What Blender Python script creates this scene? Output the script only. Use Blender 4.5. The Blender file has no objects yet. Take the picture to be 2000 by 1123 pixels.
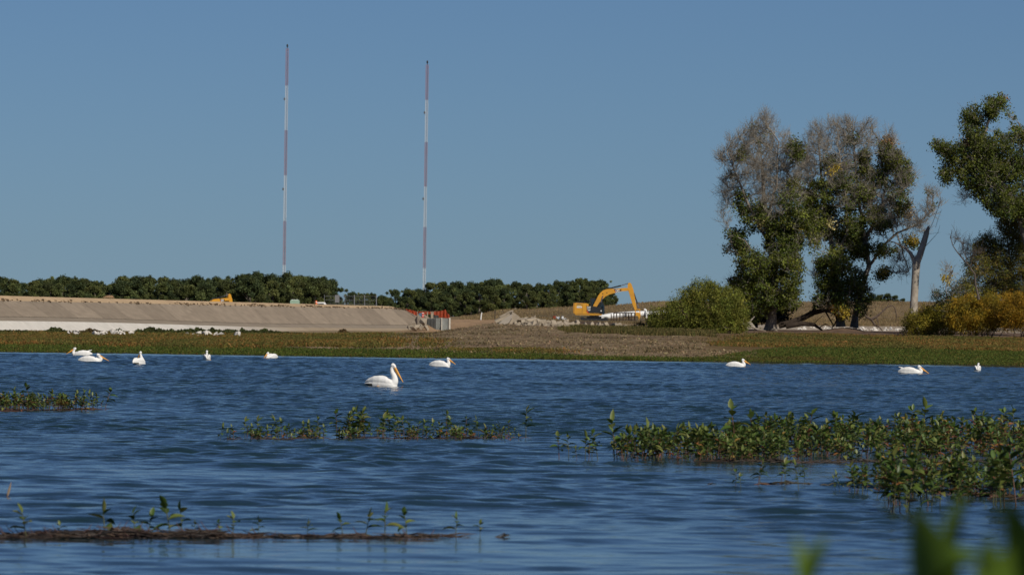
import bpy, bmesh, math, random
import numpy as np
from math import sin, cos, pi, radians
from mathutils import Vector, Matrix, kdtree

random.seed(7)
RNG = np.random.default_rng(11)
scene = bpy.context.scene
COL = scene.collection

# ------------------------------------------------------------------ camera
F = 10000.0            # focal length in pixels of the 2000 px wide photograph
EYE = 2.2              # camera height above the lake
ROLL = 0.014
PITCH = 63.5 / F
cam_data = bpy.data.cameras.new("camera")
cam = bpy.data.objects.new("camera", cam_data)
COL.objects.link(cam)
cam_data.sensor_width = 36.0
cam_data.lens = 180.0
cam_data.clip_start = 0.5
cam_data.clip_end = 20000
cam.matrix_world = (Matrix.Translation((0, 0, EYE)) @ Matrix.Rotation(pi / 2 + PITCH, 4, 'X')
                    @ Matrix.Rotation(ROLL, 4, 'Z'))
cam_data.dof.use_dof = True
cam_data.dof.focus_distance = 175
cam_data.dof.aperture_fstop = 6.4
scene.camera = cam

# ------------------------------------------------------------------ light
SUN_EL, SUN_AZ = radians(36), radians(146)        # azimuth from +Y towards +X
world = bpy.data.worlds.new("World")
scene.world = world
world.use_nodes = True
wn, wl = world.node_tree.nodes, world.node_tree.links
bg = wn["Background"]
sky = wn.new("ShaderNodeTexSky")
sky.sky_type = 'NISHITA'
sky.sun_disc = False
sky.sun_elevation = SUN_EL
sky.sun_rotation = SUN_AZ
sky.altitude = 1600
sky.air_density = 1.0
sky.dust_density = 0.3
sky.ozone_density = 0.35
hs = wn.new("ShaderNodeHueSaturation")
hs.inputs["Saturation"].default_value = 0.78
hs.inputs["Value"].default_value = 1.0
mixw = wn.new("ShaderNodeMix")
mixw.data_type = 'RGBA'
mixw.blend_type = 'MULTIPLY'
mixw.inputs["Factor"].default_value = 1.0
mixw.inputs["B"].default_value = (0.422, 0.675, 1.11, 1)
wl.new(sky.outputs[0], hs.inputs["Color"])
wl.new(hs.outputs[0], mixw.inputs["A"])
wl.new(mixw.outputs["Result"], bg.inputs["Color"])
bg.inputs["Strength"].default_value = 0.05
sd = bpy.data.lights.new("sun", 'SUN')
sd.energy = 4.7
sd.angle = radians(0.5)
sd.color = (1.0, 0.93, 0.82)
sun = bpy.data.objects.new("sun", sd)
COL.objects.link(sun)
to_sun = Vector((sin(SUN_AZ) * cos(SUN_EL), cos(SUN_AZ) * cos(SUN_EL), sin(SUN_EL)))
sun.rotation_euler = to_sun.to_track_quat('Z', 'Y').to_euler()
sun.location = (200, -200, 300)
scene.view_settings.view_transform = 'Standard'
scene.view_settings.look = 'None'
scene.view_settings.exposure = -0.3
scene.view_settings.gamma = 1.0
scene.cycles.max_bounces = 8
scene.cycles.transparent_max_bounces = 12
scene.cycles.sample_clamp_indirect = 6


# ------------------------------------------------------------------ helpers
def P(px, py, d):
    """point at distance d (metres along +Y) seen at photo position px, py"""
    dx, dy = px - 1000.0, py - 561.5
    xr = dx * cos(ROLL) + dy * sin(ROLL)
    yr = dy * cos(ROLL) - dx * sin(ROLL)
    return Vector((d * xr / F, d, EYE + d * (63.5 - yr) / F))


def yc_to_z(yc, d):
    return EYE - (yc - 625.0) * d / F


def waterpoint(px, py):
    dx, dy = px - 1000.0, py - 561.5
    yr = dy * cos(ROLL) - dx * sin(ROLL)
    d = EYE * F / (yr - 63.5)
    p = P(px, py, d)
    p.z = 0
    return p


def tag(o, label=None, cat=None, group=None, kind=None):
    if label:
        o['label'] = label
    if cat:
        o['category'] = cat
    if group:
        o['group'] = group
    if kind:
        o['kind'] = kind
    return o


def empty(name, loc=(0, 0, 0), rz=0.0, label=None, cat=None, group=None):
    o = bpy.data.objects.new(name, None)
    COL.objects.link(o)
    o.empty_display_size = 0.2
    o.location = loc
    o.rotation_euler = (0, 0, rz)
    return tag(o, label, cat, group)


def copy_tree(o, parent=None):
    c = o.copy()
    COL.objects.link(c)
    if parent:
        c.parent = parent
    for ch in list(o.children):
        copy_tree(ch, c)
    return c


class Geo:
    """collects polygons with a per-face colour and material index"""
    def __init__(s):
        s.v, s.n = [], 0
        s.f = []          # list of (array faces k-gons, colour array, mat)
        
    def add(s, v, f, col=(1, 1, 1), mat=0, smooth=False):
        v = np.asarray(v, dtype=np.float64).reshape(-1, 3)
        f = np.asarray(f, dtype=np.int64)
        if len(f) == 0:
            return
        col = np.asarray(col, dtype=np.float64)
        if col.ndim == 1:
            col = np.tile(col, (len(f), 1))
        s.v.append(v)
        s.f.append((f + s.n, col, mat, smooth))
        s.n += len(v)

    def box(s, c, size, rot=None, col=(1, 1, 1), mat=0):
        c = np.array(c, float)
        h = np.array(size, float) / 2
        q = np.array([[x, y, z] for x in (-1, 1) for y in (-1, 1) for z in (-1, 1)], float) * h
        if rot is not None:
            q = q @ np.array(rot.to_3x3()).T
        f = [[0, 1, 3, 2], [4, 6, 7, 5], [0, 4, 5, 1], [2, 3, 7, 6], [0, 2, 6, 4], [1, 5, 7, 3]]
        s.add(q + c, f, col, mat)

    def tube(s, pts, rad, sides=8, col=(1, 1, 1), mat=0, cap=True, smooth=True, squash=None):
        pts = [Vector(p) for p in pts]
        n = len(pts)
        if not hasattr(rad, '__len__'):
            rad = [rad] * n
        vs = []
        up = None
        for i, p in enumerate(pts):
            t = (pts[min(i + 1, n - 1)] - pts[max(i - 1, 0)])
            t = t.normalized() if t.length > 1e-9 else Vector((0, 0, 1))
            if up is None:
                up = t.orthogonal().normalized()
            else:
                up = (up - t * up.dot(t))
                up = up.normalized() if up.length > 1e-6 else t.orthogonal().normalized()
            b = t.cross(up)
            for k in range(sides):
                a = 2 * pi * k / sides
                vs.append(p + (up * cos(a) + b * sin(a)) * rad[i])
        f = []
        for i in range(n - 1):
            for k in range(sides):
                a, b2 = i * sides + k, i * sides + (k + 1) % sides
                f.append([a, b2, b2 + sides, a + sides])
        s.add([tuple(v) for v in vs], f, col, mat, smooth)
        if cap:
            s.add([tuple(v) for v in vs[:sides]], [list(range(sides))[::-1]], col, mat)
            s.add([tuple(v) for v in vs[-sides:]], [list(range(sides))], col, mat)

    def rings(s, rings, col=(1, 1, 1), mat=0, smooth=True, cap=True):
        m = len(rings[0])
        v = [tuple(p) for r in rings for p in r]
        f = []
        for i in range(len(rings) - 1):
            for k in range(m):
                a, b = i * m + k, i * m + (k + 1) % m
                f.append([a, b, b + m, a + m])
        s.add(v, f, col, mat, smooth)
        if cap:
            s.add(v[:m], [list(range(m))[::-1]], col, mat, smooth)
            s.add(v[-m:], [list(range(m))], col, mat, smooth)

    def prism(s, poly, y0, y1, col=(1, 1, 1), mat=0):
        """polygon in (x,z) extruded along y"""
        n = len(poly)
        v = [(x, y0, z) for x, z in poly] + [(x, y1, z) for x, z in poly]
        s.add(v, [[i, (i + 1) % n, (i + 1) % n + n, i + n] for i in range(n)], col, mat)
        s.add(v[:n], [list(range(n))[::-1]], col, mat)
        s.add(v[n:], [list(range(n))], col, mat)

    def build(s, name, mats, parent=None, loc=None, bevel=0.0):
        me = bpy.data.meshes.new(name)
        if not isinstance(mats, (list, tuple)):
            mats = [mats]
        for m in mats:
            me.materials.append(m)
        if s.n:
            V = np.concatenate(s.v)
            me.vertices.add(len(V))
            me.vertices.foreach_set("co", V.ravel().astype(np.float32))
            loops = np.concatenate([f.ravel() for f, _, _, _ in s.f])
            tot = np.concatenate([np.full(len(f), f.shape[1]) for f, _, _, _ in s.f])
            start = np.concatenate([[0], np.cumsum(tot)[:-1]])
            me.loops.add(len(loops))
            me.loops.foreach_set("vertex_index", loops.astype(np.int32))
            me.polygons.add(len(tot))
            me.polygons.foreach_set("loop_start", start.astype(np.int32))
            me.polygons.foreach_set("loop_total", tot.astype(np.int32))
            me.polygons.foreach_set("material_index", np.concatenate([np.full(len(f), m) for f, _, m, _ in s.f]).astype(np.int32))
            me.polygons.foreach_set("use_smooth", np.concatenate([np.full(len(f), sm) for f, _, _, sm in s.f]).astype(bool))
            c = np.concatenate([c for _, c, _, _ in s.f])
            c4 = np.ones((len(c), 4), np.float32)
            c4[:, :3] = c
            at = me.attributes.new("tint", 'FLOAT_COLOR', 'FACE')
            at.data.foreach_set("color", c4.ravel())
            me.update(calc_edges=True)
            me.validate()
        o = bpy.data.objects.new(name, me)
        COL.objects.link(o)
        if parent:
            o.parent = parent
        if loc is not None:
            o.location = loc
        if bevel > 0:
            m = o.modifiers.new("bevel", 'BEVEL')
            m.width = bevel
            m.segments = 2
            m.limit_method = 'ANGLE'
        return o


# ------------------------------------------------------------------ materials
def new_mat(name):
    m = bpy.data.materials.new(name)
    m.use_nodes = True
    nt = m.node_tree
    return m, nt, nt.nodes, nt.links, nt.nodes["Principled BSDF"]


def mat(name, col=(0.5, 0.5, 0.5), rough=0.8, metal=0.0, var=0.25, scale=4.0, tint=False, bump=0.0,
        bscale=20.0, transl=0.0, spec=0.5, var2=None, detail=6, dirt=None):
    m, nt, n, l, b = new_mat(name)
    b.inputs["Roughness"].default_value = rough
    b.inputs["Metallic"].default_value = metal
    b.inputs["Specular IOR Level"].default_value = spec
    tc = n.new("ShaderNodeTexCoord")
    no = n.new("ShaderNodeTexNoise")
    no.inputs["Scale"].default_value = scale
    no.inputs["Detail"].default_value = detail
    no.inputs["Roughness"].default_value = 0.65
    l.new(tc.outputs["Object"], no.inputs["Vector"])
    mr = n.new("ShaderNodeMapRange")
    mr.inputs["From Min"].default_value = 0.3
    mr.inputs["From Max"].default_value = 0.7
    mr.inputs["To Min"].default_value = 1 - var
    mr.inputs["To Max"].default_value = 1 + var
    l.new(no.outputs[0], mr.inputs["Value"])
    mu = n.new("ShaderNodeVectorMath")
    mu.operation = 'SCALE'
    if tint:
        at = n.new("ShaderNodeAttribute")
        at.attribute_name = "tint"
        l.new(at.outputs["Color"], mu.inputs[0])
    else:
        mu.inputs[0].default_value = col
    l.new(mr.outputs[0], mu.inputs["Scale"])
    out = mu.outputs[0]
    if dirt is not None:
        n3 = n.new("ShaderNodeTexNoise")
        n3.inputs["Scale"].default_value = dirt[1]
        n3.inputs["Detail"].default_value = 8
        l.new(tc.outputs["Object"], n3.inputs["Vector"])
        r3 = n.new("ShaderNodeMapRange")
        r3.inputs["From Min"].default_value = 0.48
        r3.inputs["From Max"].default_value = 0.7
        r3.inputs["To Max"].default_value = dirt[2]
        l.new(n3.outputs[0], r3.inputs["Value"])
        mx = n.new("ShaderNodeMix")
        mx.data_type = 'RGBA'
        l.new(r3.outputs[0], mx.inputs["Factor"])
        l.new(out, mx.inputs["A"])
        mx.inputs["B"].default_value = (*dirt[0], 1)
        out = mx.outputs["Result"]
    l.new(out, b.inputs["Base Color"])
    if bump > 0:
        n2 = n.new("ShaderNodeTexNoise")
        n2.inputs["Scale"].default_value = bscale
        n2.inputs["Detail"].default_value = 8
        l.new(tc.outputs["Object"], n2.inputs["Vector"])
        bp = n.new("ShaderNodeBump")
        bp.inputs["Strength"].default_value = 1.0
        bp.inputs["Distance"].default_value = bump
        l.new(n2.outputs[0], bp.inputs["Height"])
        l.new(bp.outputs[0], b.inputs["Normal"])
    if transl > 0:
        tr = n.new("ShaderNodeBsdfTranslucent")
        l.new(out, tr.inputs["Color"])
        ms = n.new("ShaderNodeMixShader")
        ms.inputs[0].default_value = transl
        l.new(b.outputs[0], ms.inputs[1])
        l.new(tr.outputs[0], ms.inputs[2])
        l.new(ms.outputs[0], n["Material Output"].inputs[0])
    return m


M = {}
M['ground'] = mat("ground_soil", tint=True, rough=0.95, var=0.35, scale=0.8, bump=0.25, bscale=1.3, spec=0.1, detail=10)
M['leaf'] = mat("tree_leaf", tint=True, rough=0.6, var=0.2, scale=1.0, transl=0.3, spec=0.15)
M['leafdry'] = mat("weed_leaf", tint=True, rough=0.8, var=0.2, scale=0.5, transl=0.2, spec=0.1)
M['bark'] = mat("grey_bark", col=(0.20, 0.175, 0.145), rough=0.9, var=0.4, scale=3.0, bump=0.05, bscale=9, spec=0.1)
M['twig'] = mat("dead_twig", tint=True, rough=0.9, var=0.3, scale=1.0, spec=0.1)
M['snag'] = mat("bleached_wood", col=(0.36, 0.32, 0.265), rough=0.85, var=0.3, scale=1.6, bump=0.03, bscale=12, spec=0.1,
                dirt=((0.16, 0.11, 0.07), 0.9, 0.4))
M['darkwood'] = mat("dark_wood", col=(0.045, 0.034, 0.026), rough=0.9, var=0.4, scale=2.0, bump=0.04, bscale=8, spec=0.1)
M['stone'] = mat("broken_concrete", col=(0.34, 0.285, 0.215), rough=0.95, var=0.25, scale=1.6, bump=0.04, bscale=7, spec=0.1)
M['paleslab'] = mat("smooth_concrete", col=(0.40, 0.35, 0.29), rough=0.9, var=0.08, scale=1.2, spec=0.1)
M['whitestone'] = mat("bleached_rock", col=(0.62, 0.58, 0.52), rough=0.95, var=0.2, scale=1.6, bump=0.04, bscale=7, spec=0.1)
M['clod'] = mat("soil_clod", tint=True, rough=1.0, var=0.3, scale=2.0, spec=0.05)
M['yellow'] = mat("yellow_paint", col=(0.60, 0.285, 0.02), rough=0.45, var=0.08, scale=1.2, dirt=((0.25, 0.15, 0.06), 0.8, 0.35))
M['black'] = mat("black_steel", col=(0.012, 0.013, 0.016), rough=0.5, var=0.3, scale=2)
M['steel'] = mat("worn_steel", col=(0.09, 0.075, 0.06), rough=0.6, metal=0.4, var=0.3, scale=3)
M['chrome'] = mat("chrome_rod", col=(0.6, 0.6, 0.62), rough=0.25, metal=1.0, var=0.05)
M['glass'] = mat("dark_glass", col=(0.02, 0.035, 0.05), rough=0.1, var=0.1)
M['red'] = mat("red_paint", col=(0.5, 0.04, 0.02), rough=0.5, var=0.1)
M['white'] = mat("white_paint", col=(0.78, 0.78, 0.76), rough=0.5, var=0.06, scale=1.5)
M['orangenet'] = mat("orange_netting", col=(0.42, 0.065, 0.02), rough=0.7, var=0.3, scale=3, transl=0.4)
M['rust'] = mat("rusty_rebar", col=(0.055, 0.032, 0.022), rough=0.9, var=0.4, scale=4)
M['sheet'] = mat("grey_sheet_steel", col=(0.27, 0.285, 0.27), rough=0.7, var=0.15, scale=1.4)
M['greypanel'] = mat("grey_panel", col=(0.16, 0.16, 0.165), rough=0.7, var=0.1)
M['galv'] = mat("galvanised_steel", col=(0.20, 0.21, 0.23), rough=0.6, metal=0.3, var=0.15)
M['green'] = mat("pale_green_paint", col=(0.28, 0.40, 0.30), rough=0.6, var=0.1)
M['blue'] = mat("blue_plastic", col=(0.06, 0.15, 0.24), rough=0.6, var=0.1)
M['wood'] = mat("tan_lumber", col=(0.36, 0.22, 0.12), rough=0.8, var=0.2)
M['towerred'] = mat("haze_paled_red_paint", col=(0.34, 0.15, 0.15), rough=0.7, var=0.1)  # mast red is muted in its colour to stand in for distance haze
M['towerwhite'] = mat("tower_white_paint", col=(0.62, 0.64, 0.64), rough=0.7, var=0.08)
M['feather'] = mat("white_feathers", col=(0.80, 0.79, 0.76), rough=0.9, var=0.10, scale=14, bump=0.006, bscale=30, spec=0.1)
M['bill'] = mat("orange_bill", col=(0.70, 0.33, 0.05), rough=0.5, var=0.15, scale=9)
M['darkfeather'] = mat("dark_flight_feathers", col=(0.07, 0.07, 0.055), rough=0.9, var=0.4, scale=15)
M['stem'] = mat("reddish_stem", tint=True, rough=0.6, var=0.2, scale=8)
M['aqleaf'] = mat("smartweed_leaf", tint=True, rough=0.45, var=0.25, scale=14, transl=0.22, spec=0.4)
M['debris'] = mat("wet_plant_debris", col=(0.05, 0.032, 0.022), rough=0.8, var=0.5, scale=12, bump=0.01, bscale=30)

# ------------------------------------------------------------------ terrain
COLS = np.array([-3000, 0, 600, 820, 900, 1000, 1150, 1300, 1400, 2000, 5000], float)
ROWS = np.array([-400, 9, 15, 22, 262, 289, 310, 340, 371, 400, 440, 476, 520, 600, 640, 700, 800, 850, 950, 1000, 1150, 2500, 9000], float)
_near = [0.6, 0.6, 0.0, -0.7, -0.7, 0.0]
TAB = np.array([
    _near + [.25, .33, .36, .36, .36, .34, .34, .5, .6, .8, 1, 1.2, 1.6, 1.8, 1.6, 1, 0],
    _near + [.25, .33, .36, .36, .36, .34, .34, .5, .6, .8, 1, 1.2, 1.6, 1.8, 1.6, 1, 0],
    _near + [.25, .35, .40, .45, .50, .5, .5, .55, .7, .9, 1.0, 1.2, 1.6, 1.8, 1.6, 1, 0],
    _near + [.28, .40, .6, .85, .85, .8, .7, .6, .6, 1.6, 2.0, 2.1, 2.3, 2.3, 2.0, 1, 0],
    _near + [.28, .40, .65, .95, 1.1, 1.1, .8, .6, .65, 2.1, 2.2, 2.3, 2.7, 2.7, 2.3, 1, 0],
    _near + [.28, .40, .65, .95, 1.35, 1.6, 1.6, 1.75, 1.85, 2.0, 2.1, 2.2, 4.1, 3.9, 2.6, 1, 0],
    _near + [.28, .40, .62, .9, 1.25, 1.5, 1.6, 1.75, 1.8, 1.95, 2.0, 2.15, 5.0, 4.8, 3.0, 1, 0],
    _near + [.28, .40, .60, .85, 1.2, 1.5, 1.6, 1.9, 2.0, 2.1, 2.2, 2.5, 6.0, 5.8, 4.0, 1, 0],
    _near + [.22, .32, .45, .65, 1.1, 1.52, 1.65, 2.0, 2.1, 2.3, 2.6, 3.0, 6.1, 5.9, 4.0, 1, 0],
    _near + [.20, .30, .40, .50, 1.0, 1.52, 1.65, 2.0, 2.1, 2.4, 2.8, 3.2, 6.9, 6.8, 4.0, 1, 0],
    _near + [.20, .30, .40, .50, 1.0, 1.52, 1.65, 2.0, 2.1, 2.4, 2.8, 3.2, 6.9, 6.8, 4.0, 1, 0],
]).T


def _h(i, j, s):
    v = np.sin(i * 127.1 + j * 311.7 + s * 74.7) * 43758.5453
    return v - np.floor(v)


def vnoise(x, y, s=0):
    xi, yi = np.floor(x), np.floor(y)
    fx, fy = x - xi, y - yi
    fx, fy = fx * fx * (3 - 2 * fx), fy * fy * (3 - 2 * fy)
    return ((_h(xi, yi, s) * (1 - fx) + _h(xi + 1, yi, s) * fx) * (1 - fy)
            + (_h(xi, yi + 1, s) * (1 - fx) + _h(xi + 1, yi + 1, s) * fx) * fy) * 2 - 1


def fbm(x, y, s=0, o=4):
    r, a, t = 0, 1.0, 0
    for k in range(o):
        r = r + a * vnoise(x, y, s + k * 13)
        t += a
        a *= 0.5
        x, y = x * 2.03 + 5.1, y * 2.03 - 3.7
    return r / t


def smooth(a, b, x):
    t = np.clip((x - a) / (b - a), 0, 1)
    return t * t * (3 - 2 * t)


def pxof(x, y):
    return 1000 + F * x / np.maximum(y, 30)


def ground_z(x, y):
    x, y = np.broadcast_arrays(np.asarray(x, float), np.asarray(y, float))
    px = np.clip(pxof(x, np.maximum(y, 200)), -2999, 4999)
    yy = y + np.where((y > 240) & (y < 330), fbm(x / 9, y / 9, 3) * 2.5 + fbm(x / 30, y * 0, 8) * 3.0, 0)
    yy = np.clip(yy, -399, 8999)
    ci = np.clip(np.searchsorted(COLS, px) - 1, 0, len(COLS) - 2)
    ri = np.clip(np.searchsorted(ROWS, yy) - 1, 0, len(ROWS) - 2)
    tc = (px - COLS[ci]) / (COLS[ci + 1] - COLS[ci])
    tr = (yy - ROWS[ri]) / (ROWS[ri + 1] - ROWS[ri])
    tc = tc * tc * (3 - 2 * tc)
    z = ((TAB[ri, ci] * (1 - tc) + TAB[ri, ci + 1] * tc) * (1 - tr)
         + (TAB[ri + 1, ci] * (1 - tc) + TAB[ri + 1, ci + 1] * tc) * tr)
    land = smooth(292, 330, y)
    dirt = smooth(815, 900, px) * (1 - smooth(1330, 1450, px)) * land * (1 - smooth(560, 640, y))
    z = z + land * (fbm(x / 7, y / 12, 5) * 0.05 + fbm(x / 45, y / 60, 6) * 0.10 * smooth(400, 900, y))
    z = z + dirt * (fbm(x / 3.0, y / 7, 7) * 0.22 + fbm(x / 0.8, y / 2.0, 9) * 0.09)
    z = z + smooth(850, 950, y) * (1 - smooth(1100, 1500, y)) * fbm(x / 18, y / 25, 12) * 0.35 * smooth(930, 1200, px)
    # mounds: (px, d, radius x, radius y, height)
    for mpx, md, rx, ry, h in MOUNDS:
        mx = (mpx - 1000) / F * md
        z = z + h * np.exp(-((x - mx) / rx) ** 2 - ((y - md) / ry) ** 2)
    return z


MOUNDS = [(1036, 548, 1.5, 7, 0.7), (1085, 552, 2.4, 8, 0.4), (1128, 600, 1.8, 6, 0.42), (1165, 606, 2.0, 6, 0.36), (1205, 612, 1.6, 6, 0.22), (948, 480, 2.2, 20, 0.30), (925, 470, 2.2, 25, 0.12),
          (1150, 800, 4.0, 14, 0.12), (1100, 800, 3.0, 10, 0.5), (1120, 560, 2.5, 12, 0.1),
          (832, 640, 1.1, 8, 0.9), (1640, 478, 1.4, 5, 0.35), (1668, 480, 1.0, 4, 0.25),
          (1230, 780, 5.0, 12, 0.35), (1045, 700, 5.0, 25, 0.5)]


def gz(x, y):
    return float(ground_z(np.array([x]), np.array([y]))[0])


def G(px, d, dz=0.0):
    x = (px - 1000) / F * d
    return Vector((x, d, gz(x, d) + dz))


def lerp(a, b, t):
    return np.asarray(a)[None, :] * (1 - t[:, None]) + np.asarray(b)[None, :] * t[:, None]


GREEN = (0.050, 0.065, 0.014)
RUSTG = (0.10, 0.075, 0.028)
DIRT = (0.205, 0.150, 0.088)
SAND = (0.36, 0.235, 0.135)
DRYG = (0.21, 0.150, 0.080)


def ground_color(x, y):
    px = pxof(x, y)
    n = fbm(x / 4, y / 10, 21)
    n2 = fbm(x / 1.2, y / 4, 22)
    c = np.tile(np.array(DRYG), (len(x), 1))

    def put(c, col, w):
        w = np.clip(w, 0, 1)[:, None]
        return c * (1 - w) + np.array(col)[None, :] * w
    left = 1 - smooth(700, 860, px + n * 40)
    right = smooth(1330, 1440, px + n * 60)
    mid = 1 - np.clip(left + right, 0, 1)
    c = put(c, RUSTG, left * (1 - smooth(500, 530, y)))
    c = put(c, (0.25, 0.19, 0.11), left * smooth(500, 530, y))
    c = put(c, DIRT, mid * (1 - smooth(560, 620, y)))
    c = put(c, (0.13, 0.085, 0.055), mid * smooth(0.1, 0.6, n + n2 * .5) * (1 - smooth(560, 620, y)) * .7)
    c = put(c, SAND, mid * smooth(560, 620, y) * (1 - smooth(740, 800, y)) * (1 - smooth(990, 1040, px)))
    c = put(c, (0.15, 0.115, 0.068), mid * smooth(620, 700, y) * (1 - smooth(880, 930, y)) * smooth(990, 1040, px))
    c = put(c, (0.13, 0.085, 0.035), right * (1 - smooth(440, 465, y + n * 8)))
    c = put(c, (0.15, 0.10, 0.068), right * smooth(440, 465, y + n * 8) * (1 - smooth(500, 520, y)))
    c = put(c, (0.46, 0.39, 0.31), right * smooth(500, 515, y) * (1 - smooth(620, 650, y)) * smooth(-.5, .1, n + n2) * .85)
    c = put(c, (0.085, 0.058, 0.038), smooth(1085, 1120, px) * (1 - smooth(1190, 1215, px)) * smooth(585, 592, y + n * 5) * (1 - smooth(700, 730, y)) * .9)
    # sandy streak at the left centre
    w = smooth(540, 620, px) * (1 - smooth(840, 900, px)) * smooth(312, 318, y) * (1 - smooth(326, 334, y + n * 6))
    c = put(c, (0.30, 0.21, 0.14), w * smooth(-.2, .3, n2 + .2))
    glim = 311 + n * 5 + 72 * smooth(1380, 1560, px) - 4 * smooth(900, 1100, px) - 7 * smooth(1040, 1150, px) * (1 - smooth(1340, 1430, px))
    c = put(c, GREEN, 1 - smooth(glim - 4, glim + 4, y))
    c = put(c, (0.035, 0.026, 0.018), 1 - smooth(290.5, 294, y + n * 2))
    return c * (1 + 0.18 * n2[:, None])


def axis(parts):
    a = []
    for lo, hi, st in parts:
        a += list(np.arange(lo, hi, st))
    return np.array(a + [parts[-1][1]])


def grid_mesh(xs, ys, zfun):
    X, Y = np.meshgrid(xs, ys)
    Z = zfun(X, Y)
    V = np.stack([X.ravel(), Y.ravel(), Z.ravel()], 1)
    nx = len(xs)
    i = np.arange(len(ys) - 1)[:, None] * nx + np.arange(nx - 1)[None, :]
    i = i.ravel()
    Fq = np.stack([i, i + 1, i + 1 + nx, i + nx], 1)
    return V, Fq


xs = axis([(-6000, -400, 400), (-400, -130, 30), (-130, -62, 1.5), (-62, 62, .5), (62, 130, 1.5), (130, 400, 30), (400, 6000, 400)])
ys = axis([(-400, -20, 60), (-20, 30, 2), (30, 260, 15), (260, 284, 2), (284, 530, .7), (530, 1000, 2.5), (1000, 1200, 20), (1200, 9000, 400)])
V, Fq = grid_mesh(xs, ys, ground_z)
g = Geo()
cen = V[Fq].mean(1)
g.add(V, Fq, np.clip(ground_color(cen[:, 0], cen[:, 1]), 0, 1), 0, True)
ground = g.build("ground", M['ground'])
tag(ground, kind='structure')

# ------------------------------------------------------------------ water
def water_material():
    m, nt, n, l, b = new_mat("lake_water")
    b.inputs["Base Color"].default_value = (0.012, 0.030, 0.034, 1)
    b.inputs["Roughness"].default_value = 0.06
    b.inputs["IOR"].default_value = 1.333
    tc = n.new("ShaderNodeTexCoord")
    mp = n.new("ShaderNodeMapping")
    mp.inputs["Scale"].default_value = (0.9, 1.6, 1)
    l.new(tc.outputs["Object"], mp.inputs["Vector"])
    n1 = n.new("ShaderNodeTexNoise")
    n1.inputs["Scale"].default_value = 2.4
    n1.inputs["Detail"].default_value = 4
    n1.inputs["Roughness"].default_value = 0.55
    l.new(mp.outputs[0], n1.inputs["Vector"])
    at = n.new("ShaderNodeAttribute")
    at.attribute_name = "tint"
    mu = n.new("ShaderNodeMath")
    mu.operation = 'MULTIPLY'
    l.new(n1.outputs[0], mu.inputs[0])
    l.new(at.outputs["Fac"], mu.inputs[1])
    bp = n.new("ShaderNodeBump")
    bp.inputs["Strength"].default_value = 1
    bp.inputs["Distance"].default_value = 0.085
    l.new(mu.outputs[0], bp.inputs["Height"])
    l.new(bp.outputs[0], b.inputs["Normal"])
    return m


M['water'] = water_material()


def chop(x, y):
    """how ruffled the water is: calm near the camera and along the far shore"""
    a = 0.40 + 0.60 * smooth(56, 122, y + fbm(x / 20, y / 20, 41) * 14)
    a = a * (1 - 0.55 * (1 - smooth(50.5, 56, y + fbm(x / 9, y / 9, 47) * 1.5)))
    a = a * (1 - 0.85 * smooth(270, 284, y + fbm(x / 12, y * 0, 45) * 2))
    a = a * (1 + 0.35 * fbm(x / 14, y / 30, 42))
    # sheltered water around the plant beds
    for cx, cy, rx, ry in ((6.5, 84, 9, 13), (-1.5, 93, 6, 5), (-11, 118, 7, 6)):
        a = a * (1 - 0.55 * np.exp(-((x - cx) / rx) ** 2 - ((y - cy) / ry) ** 2))
    return a


def wave_z(X, Y):
    Z = np.zeros_like(X)
    rg = np.random.default_rng(5)
    wx = X + 0.35 * fbm(X / 3.1, Y / 3.1, 51, 2)
    wy = Y + 0.35 * fbm(X / 3.3, Y / 3.3, 52, 2)
    for i in range(54):
        lam = 0.42 * (5.5 ** (rg.random()))
        th = rg.normal(-0.12, 0.42)
        k = 2 * pi / lam
        a = 0.0158 * lam ** 0.70 * (0.5 + rg.random())
        a *= 0.45
        if lam > 0.9:
            a = a * (1 - .68 * smooth(66, 120, Y))
        else:
            a = a * 1.12
        Z += a * np.sin(k * (wx * sin(th) + wy * cos(th)) + rg.random() * 6.28)
    env = np.clip(0.85 + (1.1 - .65 * smooth(70, 130, Y)) * fbm(X / 4, Y / 7, 43, 3), 0.12, 1.9)
    fade = (1 - smooth(46, 60, np.abs(X))) * smooth(28, 36, Y)
    return Z * chop(X, Y) * env * fade


wxs = axis([(-600, -60, 60), (-60, -32, .5), (-32, -20, .25), (-20, 20, .11), (20, 32, .25), (32, 60, .5), (60, 600, 60)])
wys = axis([(-200, 26, 30), (26, 42, 1), (42, 125, .1), (125, 180, .15), (180, 296, .24), (296, 310, 7)])
V, Fq = grid_mesh(wxs, wys, wave_z)
g = Geo()
cen = V[Fq].mean(1)
ch = np.clip(chop(cen[:, 0], cen[:, 1]), 0.02, 1.3)
ch = np.where(ch < 1, ch ** 1.6, ch) * 1.1
g.add(V, Fq, np.stack([ch, ch, ch], 1), 0, True)
water = g.build("lake_water", M['water'])
tag(water, kind='structure')

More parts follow.
